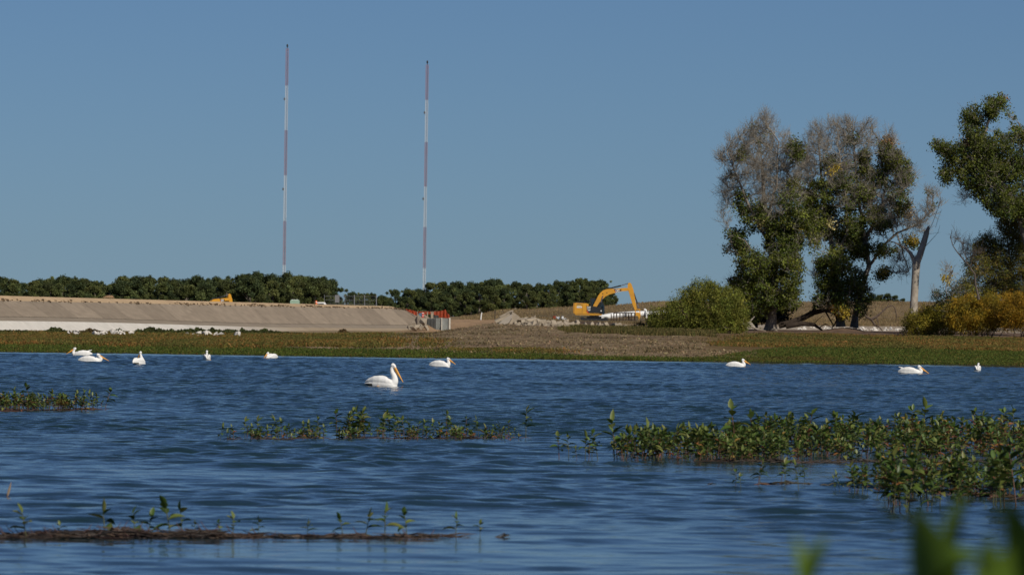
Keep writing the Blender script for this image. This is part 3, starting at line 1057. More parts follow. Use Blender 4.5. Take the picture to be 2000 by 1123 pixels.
def big_tree(name, d, limbs, dead, leaf, label, cat="tree", att_density=14, leaf_n=26, leaf_size=.17,
             pal=None, accents=(), depth=1.0, twigs=4, seed=1, bark=None, twigcol=(.265, .238, .195), tip=.015, twig_len=.95, group=None, aspect=1.3):
    """limbs: list of (list of (px,py,dd), r0, r1); blobs: (px,py,rx,ry,[weight])"""
    rng = np.random.default_rng(seed)
    m = d / F
    base = P(limbs[0][0][0][0], limbs[0][0][0][1], d)
    root = empty(name, tuple(base), 0, label, cat, group)
    bv = np.array(tuple(base))
    gt = Geo()
    nodes, parents = [], []
    for li, (pts, r0, r1) in enumerate(limbs):
        wp = [P(a, b, d + c) for a, b, c in pts]
        pl = polyline(wp, .5)
        # small wobble
        pl = [p + Vector(rng.normal(size=3) * .03) if 0 < i < len(pl) - 1 else p for i, p in enumerate(pl)]
        rr = [r0 + (r1 - r0) * (i / (len(pl) - 1)) for i in range(len(pl))]
        if li == 0 or pts[0][1] > 610:
            rr[0] *= 1.45
            rr[1] *= 1.12
        gt.tube([tuple(Vector(p) - base) for p in pl], rr, 9, cap=True)
        st = len(nodes)
        for i, p in enumerate(pl):
            nodes.append(p)
            if i > 0:
                parents.append(st + i - 1)
            elif li == 0 or st == 0:
                parents.append(-1)
            else:
                q = min(range(st), key=lambda k: (nodes[k] - p).length)
                parents.append(q)
    nlimb = len(nodes)
    att = []
    for bl in list(dead) + list(leaf):
        bx, by, rx, ry = bl[:4]
        w = bl[4] if len(bl) > 4 else 1
        vol = (rx * m) * (ry * m)
        n = int(att_density * vol * w * 1.5) + 3
        u = rng.normal(size=(n, 3))
        u /= np.linalg.norm(u, axis=1)[:, None]
        u *= rng.random(n)[:, None] ** .4
        dd = depth * (2.2 + .35 * (rx * m))
        dc = rng.normal() * .8 * depth
        if name == 'cottonwood' and by > 490:
            dc -= 1.8
        for q in u:
            att.append(P(bx + q[0] * rx, by + q[2] * ry, d + dc + q[1] * dd))
    N, PA = grow(nodes, parents, att, .34, 3.0, .36, 120, (0, 0, .16), .25, rng)
    R_ = radii(PA, tip)
    PX = 1000 + (N[:, 0] / N[:, 1] * F)
    # back to photo coordinates (undo roll) for the leaf / dead test
    yr = 63.5 - (N[:, 2] - EYE) / N[:, 1] * F
    xr = N[:, 0] / N[:, 1] * F
    PXo = 1000 + xr * cos(ROLL) - yr * sin(ROLL)
    PYo = 561.5 + yr * cos(ROLL) + xr * sin(ROLL)
    idx = np.arange(nlimb, len(N))
    pi_ = PA[idx]
    cap_r = np.full(len(N), 1.0)
    rc = np.minimum(R_, .16)
    tw = Geo()
    cc = np.array(twigcol)[None] * (1 + .2 * rng.normal(size=(len(idx), 1)))
    thick = rc[idx] > .05
    loc = N - bv
    segs_tubes(gt, loc[pi_][thick], loc[idx][thick], np.minimum(rc[pi_], rc[idx] * 1.3)[thick], rc[idx][thick], np.clip(cc[thick], .01, 1), 6)
    segs_tubes(tw, loc[pi_][~thick], loc[idx][~thick], np.minimum(rc[pi_], rc[idx] * 1.3)[~thick], rc[idx][~thick], np.clip(cc[~thick], .01, 1), 4)
    inleaf = np.zeros(len(N))
    for bl in leaf:
        bx, by, rx, ry = bl[:4]
        w = bl[4] if len(bl) > 4 else 1
        q = ((PXo - bx) / rx) ** 2 + ((PYo - by) / ry) ** 2
        inleaf = np.maximum(inleaf, np.where(q < 1.15, w, 0))
    # fine twigs, fewer where leaves hide them
    fine = idx[rc[idx] < .045]
    rep = np.repeat(fine, np.where(inleaf[fine] > .7, 1, twigs))
    dirn = (N[rep] - N[PA[rep]])
    dirn /= np.linalg.norm(dirn, axis=1)[:, None] + 1e-9
    dirn = dirn * .7 + rng.normal(size=dirn.shape) * .42 + np.array([0, 0, .62])
    dirn /= np.linalg.norm(dirn, axis=1)[:, None]
    L = twig_len * (.35 + rng.random(len(rep)))[:, None]
    p0 = loc[rep]
    p1 = p0 + dirn * L * .5
    d2 = dirn + rng.normal(size=dirn.shape) * .3 + np.array([0, 0, .25])
    d2 /= np.linalg.norm(d2, axis=1)[:, None]
    p2 = p1 + d2 * L * .5
    # side twigs
    d3 = dirn + rng.normal(size=dirn.shape) * .7 + np.array([0, 0, .3])
    d3 /= np.linalg.norm(d3, axis=1)[:, None]
    p3 = p1 + d3 * L * .4
    tc = np.clip(np.array(twigcol)[None] * 1.1 * (1 + .22 * rng.normal(size=(len(rep), 1))), .01, 1)
    o_ = np.ones(len(rep))
    segs_tubes(tw, p0, p1, o_ * tip * .75, o_ * tip * .6, tc)
    segs_tubes(tw, p1, p2, o_ * tip * .6, o_ * tip * .35, tc)
    segs_tubes(tw, p1, p3, o_ * tip * .5, o_ * tip * .3, tc)
    # leaves
    cl = fbm(N[:, 0] / 1.1 + N[:, 2] * .3, N[:, 2] / 1.1 + N[:, 1] * .4, seed * 7, 2)
    inleaf *= (cl > -.34)
    inleaf = np.maximum(inleaf, np.where(cl > .42, .06, 0.0) if len(dead) else 0)
    lidx = idx[(rc[idx] < .06) & (rng.random(len(idx)) < inleaf[idx])]
    gl_ = Geo()
    if len(lidx):
        rep = np.repeat(lidx, leaf_n)
        pos = loc[rep] + rng.normal(size=(len(rep), 3)) * np.array([.27, .27, .24])
        pal_ = pal or [(.085, .108, .020), (.110, .132, .024), (.145, .160, .028), (.058, .080, .018)]
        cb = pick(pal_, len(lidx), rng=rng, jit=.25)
        # species-true colour drift between clumps: some yellow-green
        yg = smooth(.25, .6, fbm(N[lidx, 0] / 2.1, N[lidx, 2] / 2.1, seed * 3 + 1))[:, None]
        cb = cb * (1 - yg * .5) + np.array([.14, .15, .022]) * yg * .5
        PXl, PYl = PXo[lidx], PYo[lidx]
        for ax, ay, ar, acol in accents:
            q = ((PXl - ax) ** 2 + (PYl - ay) ** 2) < ar * ar
            cb[q] = np.array(acol) * (1 + .12 * rng.normal(size=(q.sum(), 1)))
        c = np.repeat(np.clip(cb, .004, 1), leaf_n, axis=0) * (1 + .18 * rng.normal(size=(len(rep), 1)))
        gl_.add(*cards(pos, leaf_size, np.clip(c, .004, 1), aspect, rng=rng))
    gt.build("trunk", bark or M['bark'], root)
    tw.build("branches", M['twig'], root)
    if len(lidx):
        gl_.build("crown", M['leaf'], root)
    print(name, 'nodes', len(N), 'leafnodes', len(lidx))
    return root


YEL, ORG, TAN, LYEL = (.46, .34, .05), (.42, .22, .04), (.36, .27, .15), (.56, .48, .22)
DT = 476.0
big_tree("cottonwood", DT,
         [([(1505, 646, 0), (1507, 610, 0), (1512, 570, .2), (1511, 525, .5), (1505, 480, .3), (1497, 430, 0), (1492, 380, -.2), (1488, 320, 0)], .50, .12),
          ([(1511, 530, .4), (1530, 480, 1), (1542, 420, 1.4), (1545, 350, 1.5)], .22, .08),
          ([(1508, 560, .2), (1480, 510, -1), (1455, 470, -1.5)], .17, .06),
          ([(1505, 480, .3), (1470, 420, -1), (1440, 345, -1.4), (1420, 300, -1.5)], .17, .05),
          ([(1497, 430, 0), (1518, 360, -1.2), (1520, 290, -1.5)], .15, .05),
          ([(1510, 545, 0), (1540, 560, -1.0), (1556, 585, -1.2)], .12, .05)],
         [(1418, 312, 24, 22), (1448, 292, 34, 34), (1495, 268, 26, 46, .8), (1465, 330, 40, 40), (1508, 330, 42, 50), (1432, 372, 30, 34), (1540, 300, 24, 42, .8),
          (1505, 400, 45, 50), (1470, 262, 14, 25, .6), (1418, 430, 16, 24, .3), (1495, 235, 9, 18, .8), (1545, 345, 24, 30, .8), (1565, 310, 16, 30, .7)],
         [(1437, 478, 25, 30, 1), (1468, 425, 24, 26, .9), (1448, 398, 12, 24, .8), (1548, 385, 22, 36, .6), (1478, 520, 42, 34, 1), (1530, 480, 38, 46, 1), (1543, 545, 27, 40, 1),
          (1500, 575, 55, 36, 1), (1452, 560, 24, 26, 1), (1555, 292, 12, 18, .8), (1550, 590, 16, 22, 1), (1470, 605, 25, 22, .9), (1515, 440, 40, 20, .5), (1447, 300, 10, 10, .3), (1556, 430, 26, 34, .95), (1560, 470, 20, 24, .9), (1430, 345, 10, 14, .4), (1538, 510, 30, 20, 1)],
         "left of the two big half dead cottonwoods, one thick grey trunk, bare top left", seed=21, att_density=36, twigs=6, leaf_n=36, leaf_size=.185,
         accents=[(1487, 440, 7, LYEL), (1560, 446, 6, YEL), (1474, 570, 10, (.10, .12, .015)), (1468, 550, 8, (.10, .12, .02))])
big_tree("cottonwood", DT + 3,
         [([(1642, 638, 0), (1640, 600, 0), (1634, 560, .2), (1630, 520, .3), (1622, 470, .3), (1612, 420, 0), (1605, 350, -.3), (1600, 290, 0)], .34, .08),
          ([(1668, 640, 1), (1672, 610, 1), (1684, 560, 1.2), (1697, 520, 1.3), (1690, 470, 1), (1680, 410, .8), (1672, 340, .6), (1668, 280, .5)], .30, .07),
          ([(1697, 520, 1.3), (1725, 480, 1.0), (1752, 455, .7), (1790, 440, .5), (1825, 405, .5)], .15, .05),
          ([(1690, 470, 1), (1722, 400, -.6), (1735, 340, -1), (1735, 290, -1)], .16, .05),
          ([(1722, 400, -.6), (1760, 375, -1), (1790, 345, -1)], .1, .04),
          ([(1630, 520, .3), (1655, 450, -1.4), (1650, 370, -1.8), (1640, 300, -2)], .16, .05),
          ([(1622, 470, .3), (1590, 420, -1), (1580, 360, -1.2)], .13, .05),
          ([(1752, 455, .7), (1765, 500, -.2), (1775, 530, -.5)], .08, .03)],
         [(1598, 290, 30, 44, .9), (1650, 268, 30, 40, .9), (1690, 280, 24, 44, .8), (1735, 300, 24, 44, .8), (1765, 350, 25, 36, .7), (1705, 380, 48, 38, 1), (1625, 350, 38, 40, .8),
          (1815, 400, 24, 34, .3), (1572, 345, 18, 44, .7), (1630, 250, 16, 20, .4), (1700, 250, 12, 24, .4), (1600, 255, 12, 20, .4), (1735, 430, 45, 40, .8), (1655, 330, 40, 40, .8), (1790, 440, 34, 22, .5), (1760, 520, 25, 30, .4), (1580, 330, 20, 30, .7), (1655, 480, 40, 30, .7)],
         [(1600, 385, 26, 32, .8), (1612, 435, 36, 36, .95), (1655, 400, 24, 26, .7), (1582, 425, 20, 30, .9), (1688, 318, 10, 22, .7), (1738, 325, 26, 20, .7), (1680, 480, 26, 36, .8),
          (1632, 520, 26, 34, .9), (1640, 585, 36, 34, 1), (1693, 580, 16, 30, .8), (1722, 490, 26, 15, .8), (1778, 478, 16, 12, .9), (1770, 408, 22, 16, .8), (1722, 535, 14, 16, .8), (1595, 540, 18, 16, .7),
          (1670, 545, 22, 26, .9), (1650, 455, 24, 22, .8), (1622, 600, 16, 18, .9), (1650, 365, 22, 24, .7), (1762, 352, 22, 24, .7), (1648, 325, 16, 22, .5), (1618, 322, 14, 18, .5), (1700, 345, 22, 22, .6), (1752, 310, 16, 14, .6), (1725, 300, 12, 20, .5), (1710, 430, 26, 24, .7), (1595, 475, 20, 20, .8), (1580, 445, 18, 26, .9), (1575, 395, 16, 26, .8), (1602, 505, 20, 24, .9), (1682, 605, 16, 20, .9), (1655, 605, 20, 18, .9), (1615, 560, 22, 24, .9), (1750, 380, 18, 20, .6), (1665, 440, 24, 30, .8), (1715, 350, 14, 14, .6), (1772, 320, 10, 8, .8), (1690, 380, 16, 18, .6), (1660, 270, 8, 16, .4), (1600, 590, 16, 20, .9), (1735, 285, 8, 20, .7)],
         "right hand big cottonwood with two trunks and yellow leaf clusters above the fallen log", seed=33, att_density=36, twigs=6, leaf_n=36, leaf_size=.185,
         accents=[(1624, 328, 9, YEL), (1624, 440, 8, LYEL), (1704, 446, 9, LYEL), (1736, 272, 13, (.26, .15, .06)), (1790, 315, 7, YEL), (1788, 332, 7, YEL), (1742, 342, 5, ORG),
                  (1722, 528, 8, YEL), (1645, 612, 8, YEL), (1625, 600, 9, ORG), (1772, 416, 10, TAN), (1780, 470, 6, YEL), (1630, 590, 6, (.12, .13, .02)), (1700, 390, 6, TAN)])
big_tree("cottonwood", DT - 12,
         [([(2030, 640, 0), (2022, 560, 0), (2005, 470, 0), (1988, 410, 0), (1965, 370, 0), (1930, 330, 0), (1915, 280, 0), (1935, 230, 0)], .55, .10),
          ([(1965, 370, 0), (1915, 350, -1), (1870, 310, -1.4), (1845, 290, -1.6)], .16, .05),
          ([(2005, 470, 0), (2030, 380, 1), (2020, 300, 1.3), (1990, 240, 1)], .3, .06),
          ([(1988, 410, 0), (1955, 400, 1), (1925, 395, 1)], .12, .04)],
         [(1885, 385, 16, 14, .7), (1925, 310, 35, 30, .5), (1960, 330, 30, 25, .6), (1985, 340, 25, 30, .8)],
         [(1900, 228, 26, 22), (1936, 215, 18, 20), (1955, 200, 12, 14), (1902, 260, 24, 24), (1985, 262, 14, 22), (1838, 288, 13, 18), (1862, 305, 22, 26), (1905, 300, 32, 38), (1885, 345, 26, 22),
          (1935, 345, 44, 42), (1962, 385, 40, 24), (1985, 320, 30, 36, .8), (1945, 405, 22, 12), (2025, 300, 40, 60), (1950, 285, 28, 26, .9), (1846, 345, 12, 18), (1975, 230, 8, 10), (2030, 400, 40, 50), (1930, 375, 30, 18), (1965, 415, 36, 14), (1925, 320, 40, 40), (2000, 400, 20, 40)],
         "tall leafy cottonwood leaning in from the right edge above the olive tree", seed=45, att_density=34, twigs=4, leaf_n=34, leaf_size=.18,
         accents=[(1896, 204, 5, ORG), (1965, 195, 6, (.2, .12, .06)), (1883, 280, 8, (.15, .10, .04))])
# dark juniper mass behind the left cottonwood
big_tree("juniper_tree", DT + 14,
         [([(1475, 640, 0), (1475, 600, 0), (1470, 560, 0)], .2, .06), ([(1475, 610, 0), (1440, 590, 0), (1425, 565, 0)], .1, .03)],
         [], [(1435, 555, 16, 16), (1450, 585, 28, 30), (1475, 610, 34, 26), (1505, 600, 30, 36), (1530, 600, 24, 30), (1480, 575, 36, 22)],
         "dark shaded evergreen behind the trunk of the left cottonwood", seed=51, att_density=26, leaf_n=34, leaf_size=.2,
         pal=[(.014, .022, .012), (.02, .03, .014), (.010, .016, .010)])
# olive tree under the right cottonwood
big_tree("willow_tree", DT - 8,
         [([(1985, 645, 0), (1982, 590, 0), (1975, 530, 0), (1968, 470, 0)], .25, .08), ([(1980, 560, 0), (1930, 520, -.5), (1915, 490, -.5)], .12, .04), ([(1985, 600, 0), (2010, 520, 0), (2020, 460, 0)], .14, .05)],
         [(1905, 490, 26, 26, .5)],
         [(1970, 440, 26, 26), (1995, 440, 25, 26), (1935, 490, 32, 36), (1965, 520, 40, 45), (2000, 510, 35, 50), (1912, 530, 30, 30), (1945, 570, 45, 32), (2000, 580, 35, 35), (1890, 565, 28, 24), (1925, 470, 20, 14, .7), (1985, 480, 34, 36), (2000, 430, 26, 18), (1960, 560, 40, 30)],
         "olive green willow tree at the right edge behind the orange bushes", seed=61, att_density=40, leaf_n=34, leaf_size=.21, aspect=3.0,
         pal=[(.14, .145, .028), (.11, .12, .028), (.19, .18, .034), (.21, .165, .034)], twigcol=(.13, .11, .09))
big_tree("cottonwood_sapling", DT - 14,
         [([(1852, 640, 0), (1850, 600, 0), (1848, 560, 0), (1858, 535, 0)], .09, .03), ([(1850, 600, 0), (1832, 575, 0)], .05, .02)],
         [(1850, 540, 14, 20, .8)],
         [(1835, 578, 18, 16), (1858, 545, 14, 14), (1845, 600, 24, 20), (1865, 580, 20, 22), (1860, 525, 9, 9)],
         "small cottonwood sapling with bright yellow leaves on top, left of the olive tree", cat="sapling", seed=71, att_density=30, leaf_n=14, leaf_size=.17,
         pal=[(.03, .045, .014), (.045, .055, .018)], accents=[(1858, 540, 14, YEL), (1845, 561, 7, ORG), (1852, 528, 8, YEL)])
big_tree("dead_sapling", DT - 20,
         [([(1912, 585, 0), (1905, 555, 0), (1903, 535, .0), (1890, 518, 0), (1875, 500, 0), (1862, 480, 0), (1856, 462, 0)], .09, .03),
          ([(1890, 518, 0), (1882, 490, 0), (1876, 465, 0)], .04, .02), ([(1895, 525, 0), (1900, 500, 0), (1905, 490, 0)], .04, .02)],
         [(1866, 470, 14, 18, .7), (1885, 485, 20, 22, .6), (1906, 500, 18, 20, .6)], [],
         "bare crooked grey sapling rising from the orange bushes", cat="sapling", seed=81, att_density=20, twigs=2, twigcol=(.11, .09, .075), bark=mat("crooked_bark", col=(.10, .08, .065), rough=.9), tip=.015)

# snag
sn = empty("dead_snag", tuple(G(1783, 470)), 0, "bleached bare dead trunk, forked and snapped off at the top", "dead tree")
b0 = Vector(sn.location)
g = Geo()


def snl(pts, rr, sides=12):
    pl = [P(a, b, 470 + c) - b0 for a, b, c in pts]
    g.tube([tuple(p) for p in pl], rr, sides)


snl([(1783, 632, 0), (1784, 612, 0), (1786, 575, 0), (1788, 540, 0), (1790, 512, 0), (1794, 500, 0)], [.50, .38, .35, .35, .38, .28])
snl([(1790, 515, 0), (1797, 497, 0), (1804, 475, 0), (1809, 458, 0), (1813, 446, 0), (1815.5, 440, 0)], [.33, .31, .29, .26, .15, .02])
snl([(1789, 518, 0), (1784, 505, 0), (1778, 494, -.1), (1768, 484, -.2), (1760, 480, -.3)], [.26, .20, .16, .14, .10])
g.build("trunk", M['snag'], sn)
g = Geo()
rgs = np.random.default_rng(9)
snl([(1760, 480, -.3), (1748, 474, -.4), (1735, 470, -.5)], [.09, .06, .03], 6)
for k in range(4):
    t = rgs.random()
    a = (1760 - 25 * t, 480 - 10 * t, -.3)
    snl([a, (a[0] - 5 + 8 * rgs.normal(), a[1] + 14 + 6 * rgs.normal(), 0), (a[0] - 8 + 12 * rgs.normal(), a[1] + 28 + 8 * rgs.normal(), .2)], [.03, .02, .01], 4)
snl([(1800, 490, 0), (1818, 470, .2), (1832, 455, .4), (1836, 440, .5)], [.035, .025, .018, .01], 5)
snl([(1808, 460, 0), (1820, 440, .2), (1835, 400, .4), (1838, 385, .5)], [.035, .025, .018, .01], 5)
for k in range(4):
    t = rgs.random()
    a = (1800 + 30 * t, 495 - 55 * t, .1)
    snl([a, (a[0] + 6 * rgs.normal(), a[1] - 12 + 6 * rgs.normal(), 0), (a[0] + 4 + 10 * rgs.normal(), a[1] - 25 + 8 * rgs.normal(), .2)], [.025, .018, .01], 4)
g.build("branches", M['snag'], sn)


# fallen logs and dead branches
def log(name, d, base, branches, m, label, cat):
    b = G(base[0], d)
    root = empty(name, tuple(b), 0, label, cat)
    for i, (pts, rr) in enumerate(branches):
        g = Geo()
        pl = [P(a, c, d + e) - b for a, c, e in pts]
        g.tube([tuple(p) for p in pl], rr, 10 if rr[0] > .1 else 5)
        g.build("trunk" if i == 0 else "branch", m, root)
    return root


log("fallen_log", 478, (1570, 640), [
    ([(1521, 636, 0), (1545, 630, 0), (1570, 620, 0), (1590, 610, .2), (1612, 606, .5), (1632, 612, .8)], [.30, .28, .27, .26, .18, .12]),
    ([(1535, 637, -.5), (1565, 632, -.5), (1590, 634, -.5), (1606, 645, -.4)], [.26, .24, .18, .08]),
    ([(1584, 612, .2), (1590, 602, .3), (1600, 596, .5)], [.12, .08, .05]),
    ([(1612, 608, .4), (1620, 622, .2), (1627, 634, 0), (1624, 645, -.1)], [.09, .07, .06, .04]),
    ([(1632, 612, .8), (1634, 625, .5), (1628, 638, .2)], [.10, .08, .06]),
    ([(1590, 632, -.4), (1600, 622, -.6), (1608, 616, -.6)], [.04, .03, .02]),
    ([(1600, 640, -.4), (1612, 632, -.6), (1624, 640, -.8)], [.05, .04, .03])], M['darkwood'],
    "thick dark fallen log lying between the two big cottonwood trunks", "log")
log("dead_branch", 470, (1715, 640), [
    ([(1694, 620, 0), (1702, 624, 0), (1712, 618, 0), (1722, 610, .2), (1732, 600, .3), (1742, 596, .4), (1748, 602, .5), (1751, 616, .5), (1750, 630, .6)], [.10, .16, .12, .08, .07, .06, .05, .035, .02]),
    ([(1702, 624, 0), (1708, 634, 0), (1718, 640, .1), (1724, 646, .2)], [.12, .08, .06, .04]),
    ([(1712, 618, 0), (1716, 634, -.3), (1714, 644, -.4)], [.06, .04, .02]),
    ([(1732, 600, .3), (1738, 588, .5), (1745, 584, .6)], [.03, .02, .012]),
    ([(1724, 609, .3), (1722, 598, .3), (1730, 590, .3)], [.03, .02, .012]),
    ([(1694, 620, 0), (1689, 615, 0)], [.10, .05])], mat("weathered_dark_wood", col=(.085, .06, .045), rough=.9),
    "crooked dark dead branch standing on the pale gravel left of the bleached snag", "dead branch")
log("driftwood_stump", 466, (1455, 650), [
    ([(1440, 640, 0), (1452, 636, 0), (1466, 632, 0), (1474, 640, 0)], [.14, .22, .2, .1]),
    ([(1450, 636, 0), (1452, 624, 0), (1458, 616, 0)], [.1, .07, .04]), ([(1460, 634, 0), (1470, 622, 0), (1474, 618, .1)], [.09, .06, .03]),
    ([(1452, 638, -.3), (1436, 634, -.4), (1426, 640, -.4)], [.07, .06, .03]), ([(1466, 636, -.3), (1480, 644, -.5), (1496, 646, -.5)], [.07, .06, .03]),
    ([(1444, 634, 0), (1440, 626, 0)], [.05, .03])], M['snag'],
    "grey driftwood stump with stubby roots at the right foot of the willow bush", "stump")


# ------------------------------------------------------------------ bushes
def bush(name, d, blobs, label, pal, n, size, aspect=3.0, seed=1, depth=1.0, stems=10, up=.3, group=None, cat="bush", droop=0.0):
    rng = np.random.default_rng(seed)
    m = d / F
    cx = np.mean([b[0] for b in blobs])
    root = empty(name, tuple(G(cx, d)), 0, label, cat, group)
    bv = np.array(tuple(root.location))
    g = Geo()
    area = np.array([b[2] * b[3] for b in blobs], float)
    area /= area.sum()
    sub = []
    for (bx, by, rx, ry), a in zip([b[:4] for b in blobs], area):
        k = max(6, int(a * n / 42))
        u = rng.normal(size=(k, 3))
        u /= np.linalg.norm(u, axis=1)[:, None]
        u *= (.45 + .55 * rng.random(k) ** .5)[:, None]
        dd = depth * min(rx, ry * 1.6) * m
        for q in u:
            sub.append(tuple(P(bx + q[0] * rx, by + q[2] * ry, d + q[1] * dd)))
    sub = np.array(sub) - bv
    gzs = ground_z(sub[:, 0] + bv[0], sub[:, 1] + bv[1]) - bv[2]
    sub = sub[sub[:, 2] > gzs - .2]
    per = n // len(sub)
    rep = np.repeat(np.arange(len(sub)), per)
    # sprays: leaves strung along short shoots
    shoot = rng.normal(size=(len(sub), 3)) * .6 + np.array([0, 0, up * 1.6 - droop])
    shoot /= np.linalg.norm(shoot, axis=1)[:, None]
    t = rng.normal(size=len(rep)) * .28
    pos = sub[rep] + shoot[rep] * t[:, None] + rng.normal(size=(len(rep), 3)) * .15
    cb = pick(pal, len(sub), rng=rng, jit=.2)
    c = cb[rep] * (1 + .2 * rng.normal(size=(len(rep), 1)))
    g.add(*cards(pos, size, np.clip(c, .003, 1), aspect, up, rng=rng, droop=droop))
    g.build("foliage", M['leaf'], root)
    gs = Geo()
    for i in range(stems):
        q = sub[rng.integers(len(sub))]
        s0 = np.array([q[0] * .5 + rng.normal() * .4, q[1] * .5, 0])
        s0[2] = gz(s0[0] + bv[0], s0[1] + bv[1]) - bv[2] - .1
        mid = (s0 + q) / 2 + rng.normal(size=3) * .12
        gs.tube([tuple(s0), tuple(mid), tuple(q)], [.035, .025, .012], 5)
    gs.build("stems", M['darkwood'], root)
    return root


bush("willow_bush", 455, [(1390, 600, 50, 46), (1375, 570, 32, 22), (1425, 598, 34, 40), (1340, 612, 48, 34), (1300, 622, 34, 24), (1400, 632, 55, 22), (1330, 640, 60, 14), (1440, 625, 24, 26), (1295, 640, 26, 12), (1345, 580, 20, 18)],
     "large rounded olive green willow bush right of the excavator", [(.19, .20, .034), (.15, .165, .03), (.24, .235, .045), (.11, .125, .026)], 60000, .20, 3.6, 101, 1.0, 22, .3, droop=.0)
bush("golden_bush", 462, [(1805, 630, 42, 24), (1840, 620, 34, 24), (1795, 642, 34, 14), (1845, 640, 30, 16), (1820, 612, 24, 16)],
     "yellow olive rounded bush left of the orange bush, at the foot of the snag", [(.25, .215, .03), (.20, .18, .03), (.31, .25, .034)], 22000, .16, 2.6, 102, 1.0, 12)
bush("golden_bush", 458, [(1900, 610, 48, 32), (1940, 605, 45, 34), (1880, 625, 34, 26), (1920, 630, 40, 22), (1880, 595, 28, 16)],
     "wide orange bush in the middle of the row at the right edge", [(.31, .21, .022), (.26, .195, .025), (.21, .17, .028), (.36, .22, .02)], 34000, .16, 2.6, 103, 1.0, 14)
bush("golden_bush", 455, [(1985, 600, 30, 30), (2010, 615, 40, 34), (1975, 622, 24, 24)],
     "deep orange bush cut off by the right edge of the picture", [(.34, .19, .016), (.29, .17, .018), (.24, .16, .022)], 16000, .16, 2.6, 104, 1.0, 8)
bush("sage_bush", 648, [(611, 598, 4.5, 3.5)], "small olive bush growing alone on the sandy top of the dam", [(.10, .09, .03), (.07, .07, .025)], 700, .12, 1.6, 105, 1, 3)
bush("sage_bush", 490, [(1275, 628, 10, 14), (1250, 640, 14, 8)], "low green bush between the rubble and the willow bush", [(.05, .055, .016), (.07, .07, .02)], 2600, .16, 2.2, 106, 1, 4)


# ------------------------------------------------------------------ far trees
def far_tree_proto(seed, w=5.0, h=9.0, pal=None):
    rng = np.random.default_rng(seed)
    root = empty("broadleaf_tree")
    gt = Geo()
    gt.tube([(0, 0, -.5), (.1, 0, h * .25), (0, .1, h * .5), (.1, 0, h * .75)], [.28, .22, .15, .06], 7)
    lobes = []
    nl = 46
    for i in range(nl):
        a = rng.random() * 6.28
        t = rng.random()
        zz = h * (.08 + .86 * t)
        rmax = w * .5 * (1.0 - .72 * max(0, t - .45) / .55) * (.7 + .3 * min(1, t / .25))
        rr = rmax * (.35 + .6 * rng.random() ** .6)
        lobes.append((rr * cos(a), rr * sin(a), zz, .35 + .65 * rng.random()))
        if i < 12:
            gt.tube([(0, 0, zz * .6), (rr * cos(a) * .5, rr * sin(a) * .5, zz * .85), (rr * cos(a), rr * sin(a), zz)], [.08, .05, .02], 4)
    for q in range(5):
        lobes.append((rng.normal() * w * .2, rng.normal() * w * .2, h * (.84 + .11 * rng.random()), .2 + .3 * rng.random()))
    g = Geo()
    pal = pal or ([(.080, .105, .040), (.100, .122, .042), (.120, .138, .045), (.062, .085, .036)] if seed % 3 else [(.09, .11, .038), (.11, .127, .042), (.13, .14, .045), (.075, .088, .034)])
    for (lx, ly, lz, r) in lobes:
        n = int(420 * r * r + 70)
        u = rng.normal(size=(n, 3))
        u /= np.linalg.norm(u, axis=1)[:, None]
        u *= (r * (.45 + .65 * rng.random(n)))[:, None]
        u[:, 2] *= 1.05
        pos = np.array([lx, ly, lz]) + u + rng.normal(size=(n, 3)) * .08
        base = np.array(pal[rng.integers(len(pal))]) * (1 + .2 * rng.normal())
        c = np.clip(base[None] * (1 + .2 * rng.normal(size=(n, 1))), .004, 1)
        g.add(*cards(pos, .30, c, 1.4, rng=rng))
    gt.build("trunk", M['bark'], root)
    g.build("crown", M['leaf'], root)
    return root


protos = [far_tree_proto(200 + i, 4.6 + .8 * (i % 4), 9.0) for i in range(8)]
used = [False] * len(protos)


def place_far(px, top_y, d, label, group, wid=1.0, dark=0):
    i = random.randrange(len(protos))
    if not used[i]:
        o = protos[i]
        used[i] = True
    else:
        o = copy_tree(protos[i])
    top = P(px, top_y, d)
    gzv = gz(top.x, d)
    hgt = max(2.0, top.z - gzv)
    s = hgt / 9.6
    o.location = (top.x, d, gzv - .2)
    o.scale = (s * wid, s * wid, s)
    o.rotation_euler = (0, 0, random.random() * 6.28)
    tag(o, label, "tree", group)
    return o


def topline(pts, px):
    return float(np.interp(px, [p[0] for p in pts], [p[1] for p in pts]))


TL = [(-20, 530), (20, 534), (60, 542), (100, 532), (140, 530), (180, 540), (205, 550), (232, 534), (290, 528), (345, 542), (357, 534), (400, 530), (430, 534), (490, 524), (540, 532), (600, 526), (632, 532), (650, 545), (672, 548)]
place_far(172, 541, 950, 'dark green broadleaf tree in the long row behind the dam', 'trees in the row behind the dam', 1.3)
for px in range(-30, 672, 19):
    q = px + random.uniform(-7, 7)
    place_far(q, topline(TL, q) + random.uniform(-4, 7), random.uniform(940, 1000), "dark green broadleaf tree in the long row behind the dam", "trees in the row behind the dam", 1.05)
for px in range(-20, 672, 42):
    q = px + random.uniform(-8, 8)
    place_far(q, topline(TL, q) + random.uniform(8, 16), random.uniform(905, 930), "dark green broadleaf tree in the long row behind the dam", "trees in the row behind the dam", 1.25)
for q, t in ((690, 564), (703, 568), (716, 567), (730, 568), (744, 571)):
    place_far(q, t, 980, "small dark green tree behind the crest fence, in the gap of the tree row", "small trees behind the crest fence", 1.0)
TR = [(752, 572), (785, 555), (805, 560), (830, 550), (860, 545), (890, 545), (925, 547), (950, 538), (990, 546), (1025, 541), (1050, 552), (1075, 546), (1100, 535), (1120, 540), (1150, 537), (1175, 540), (1190, 560), (1203, 572)]
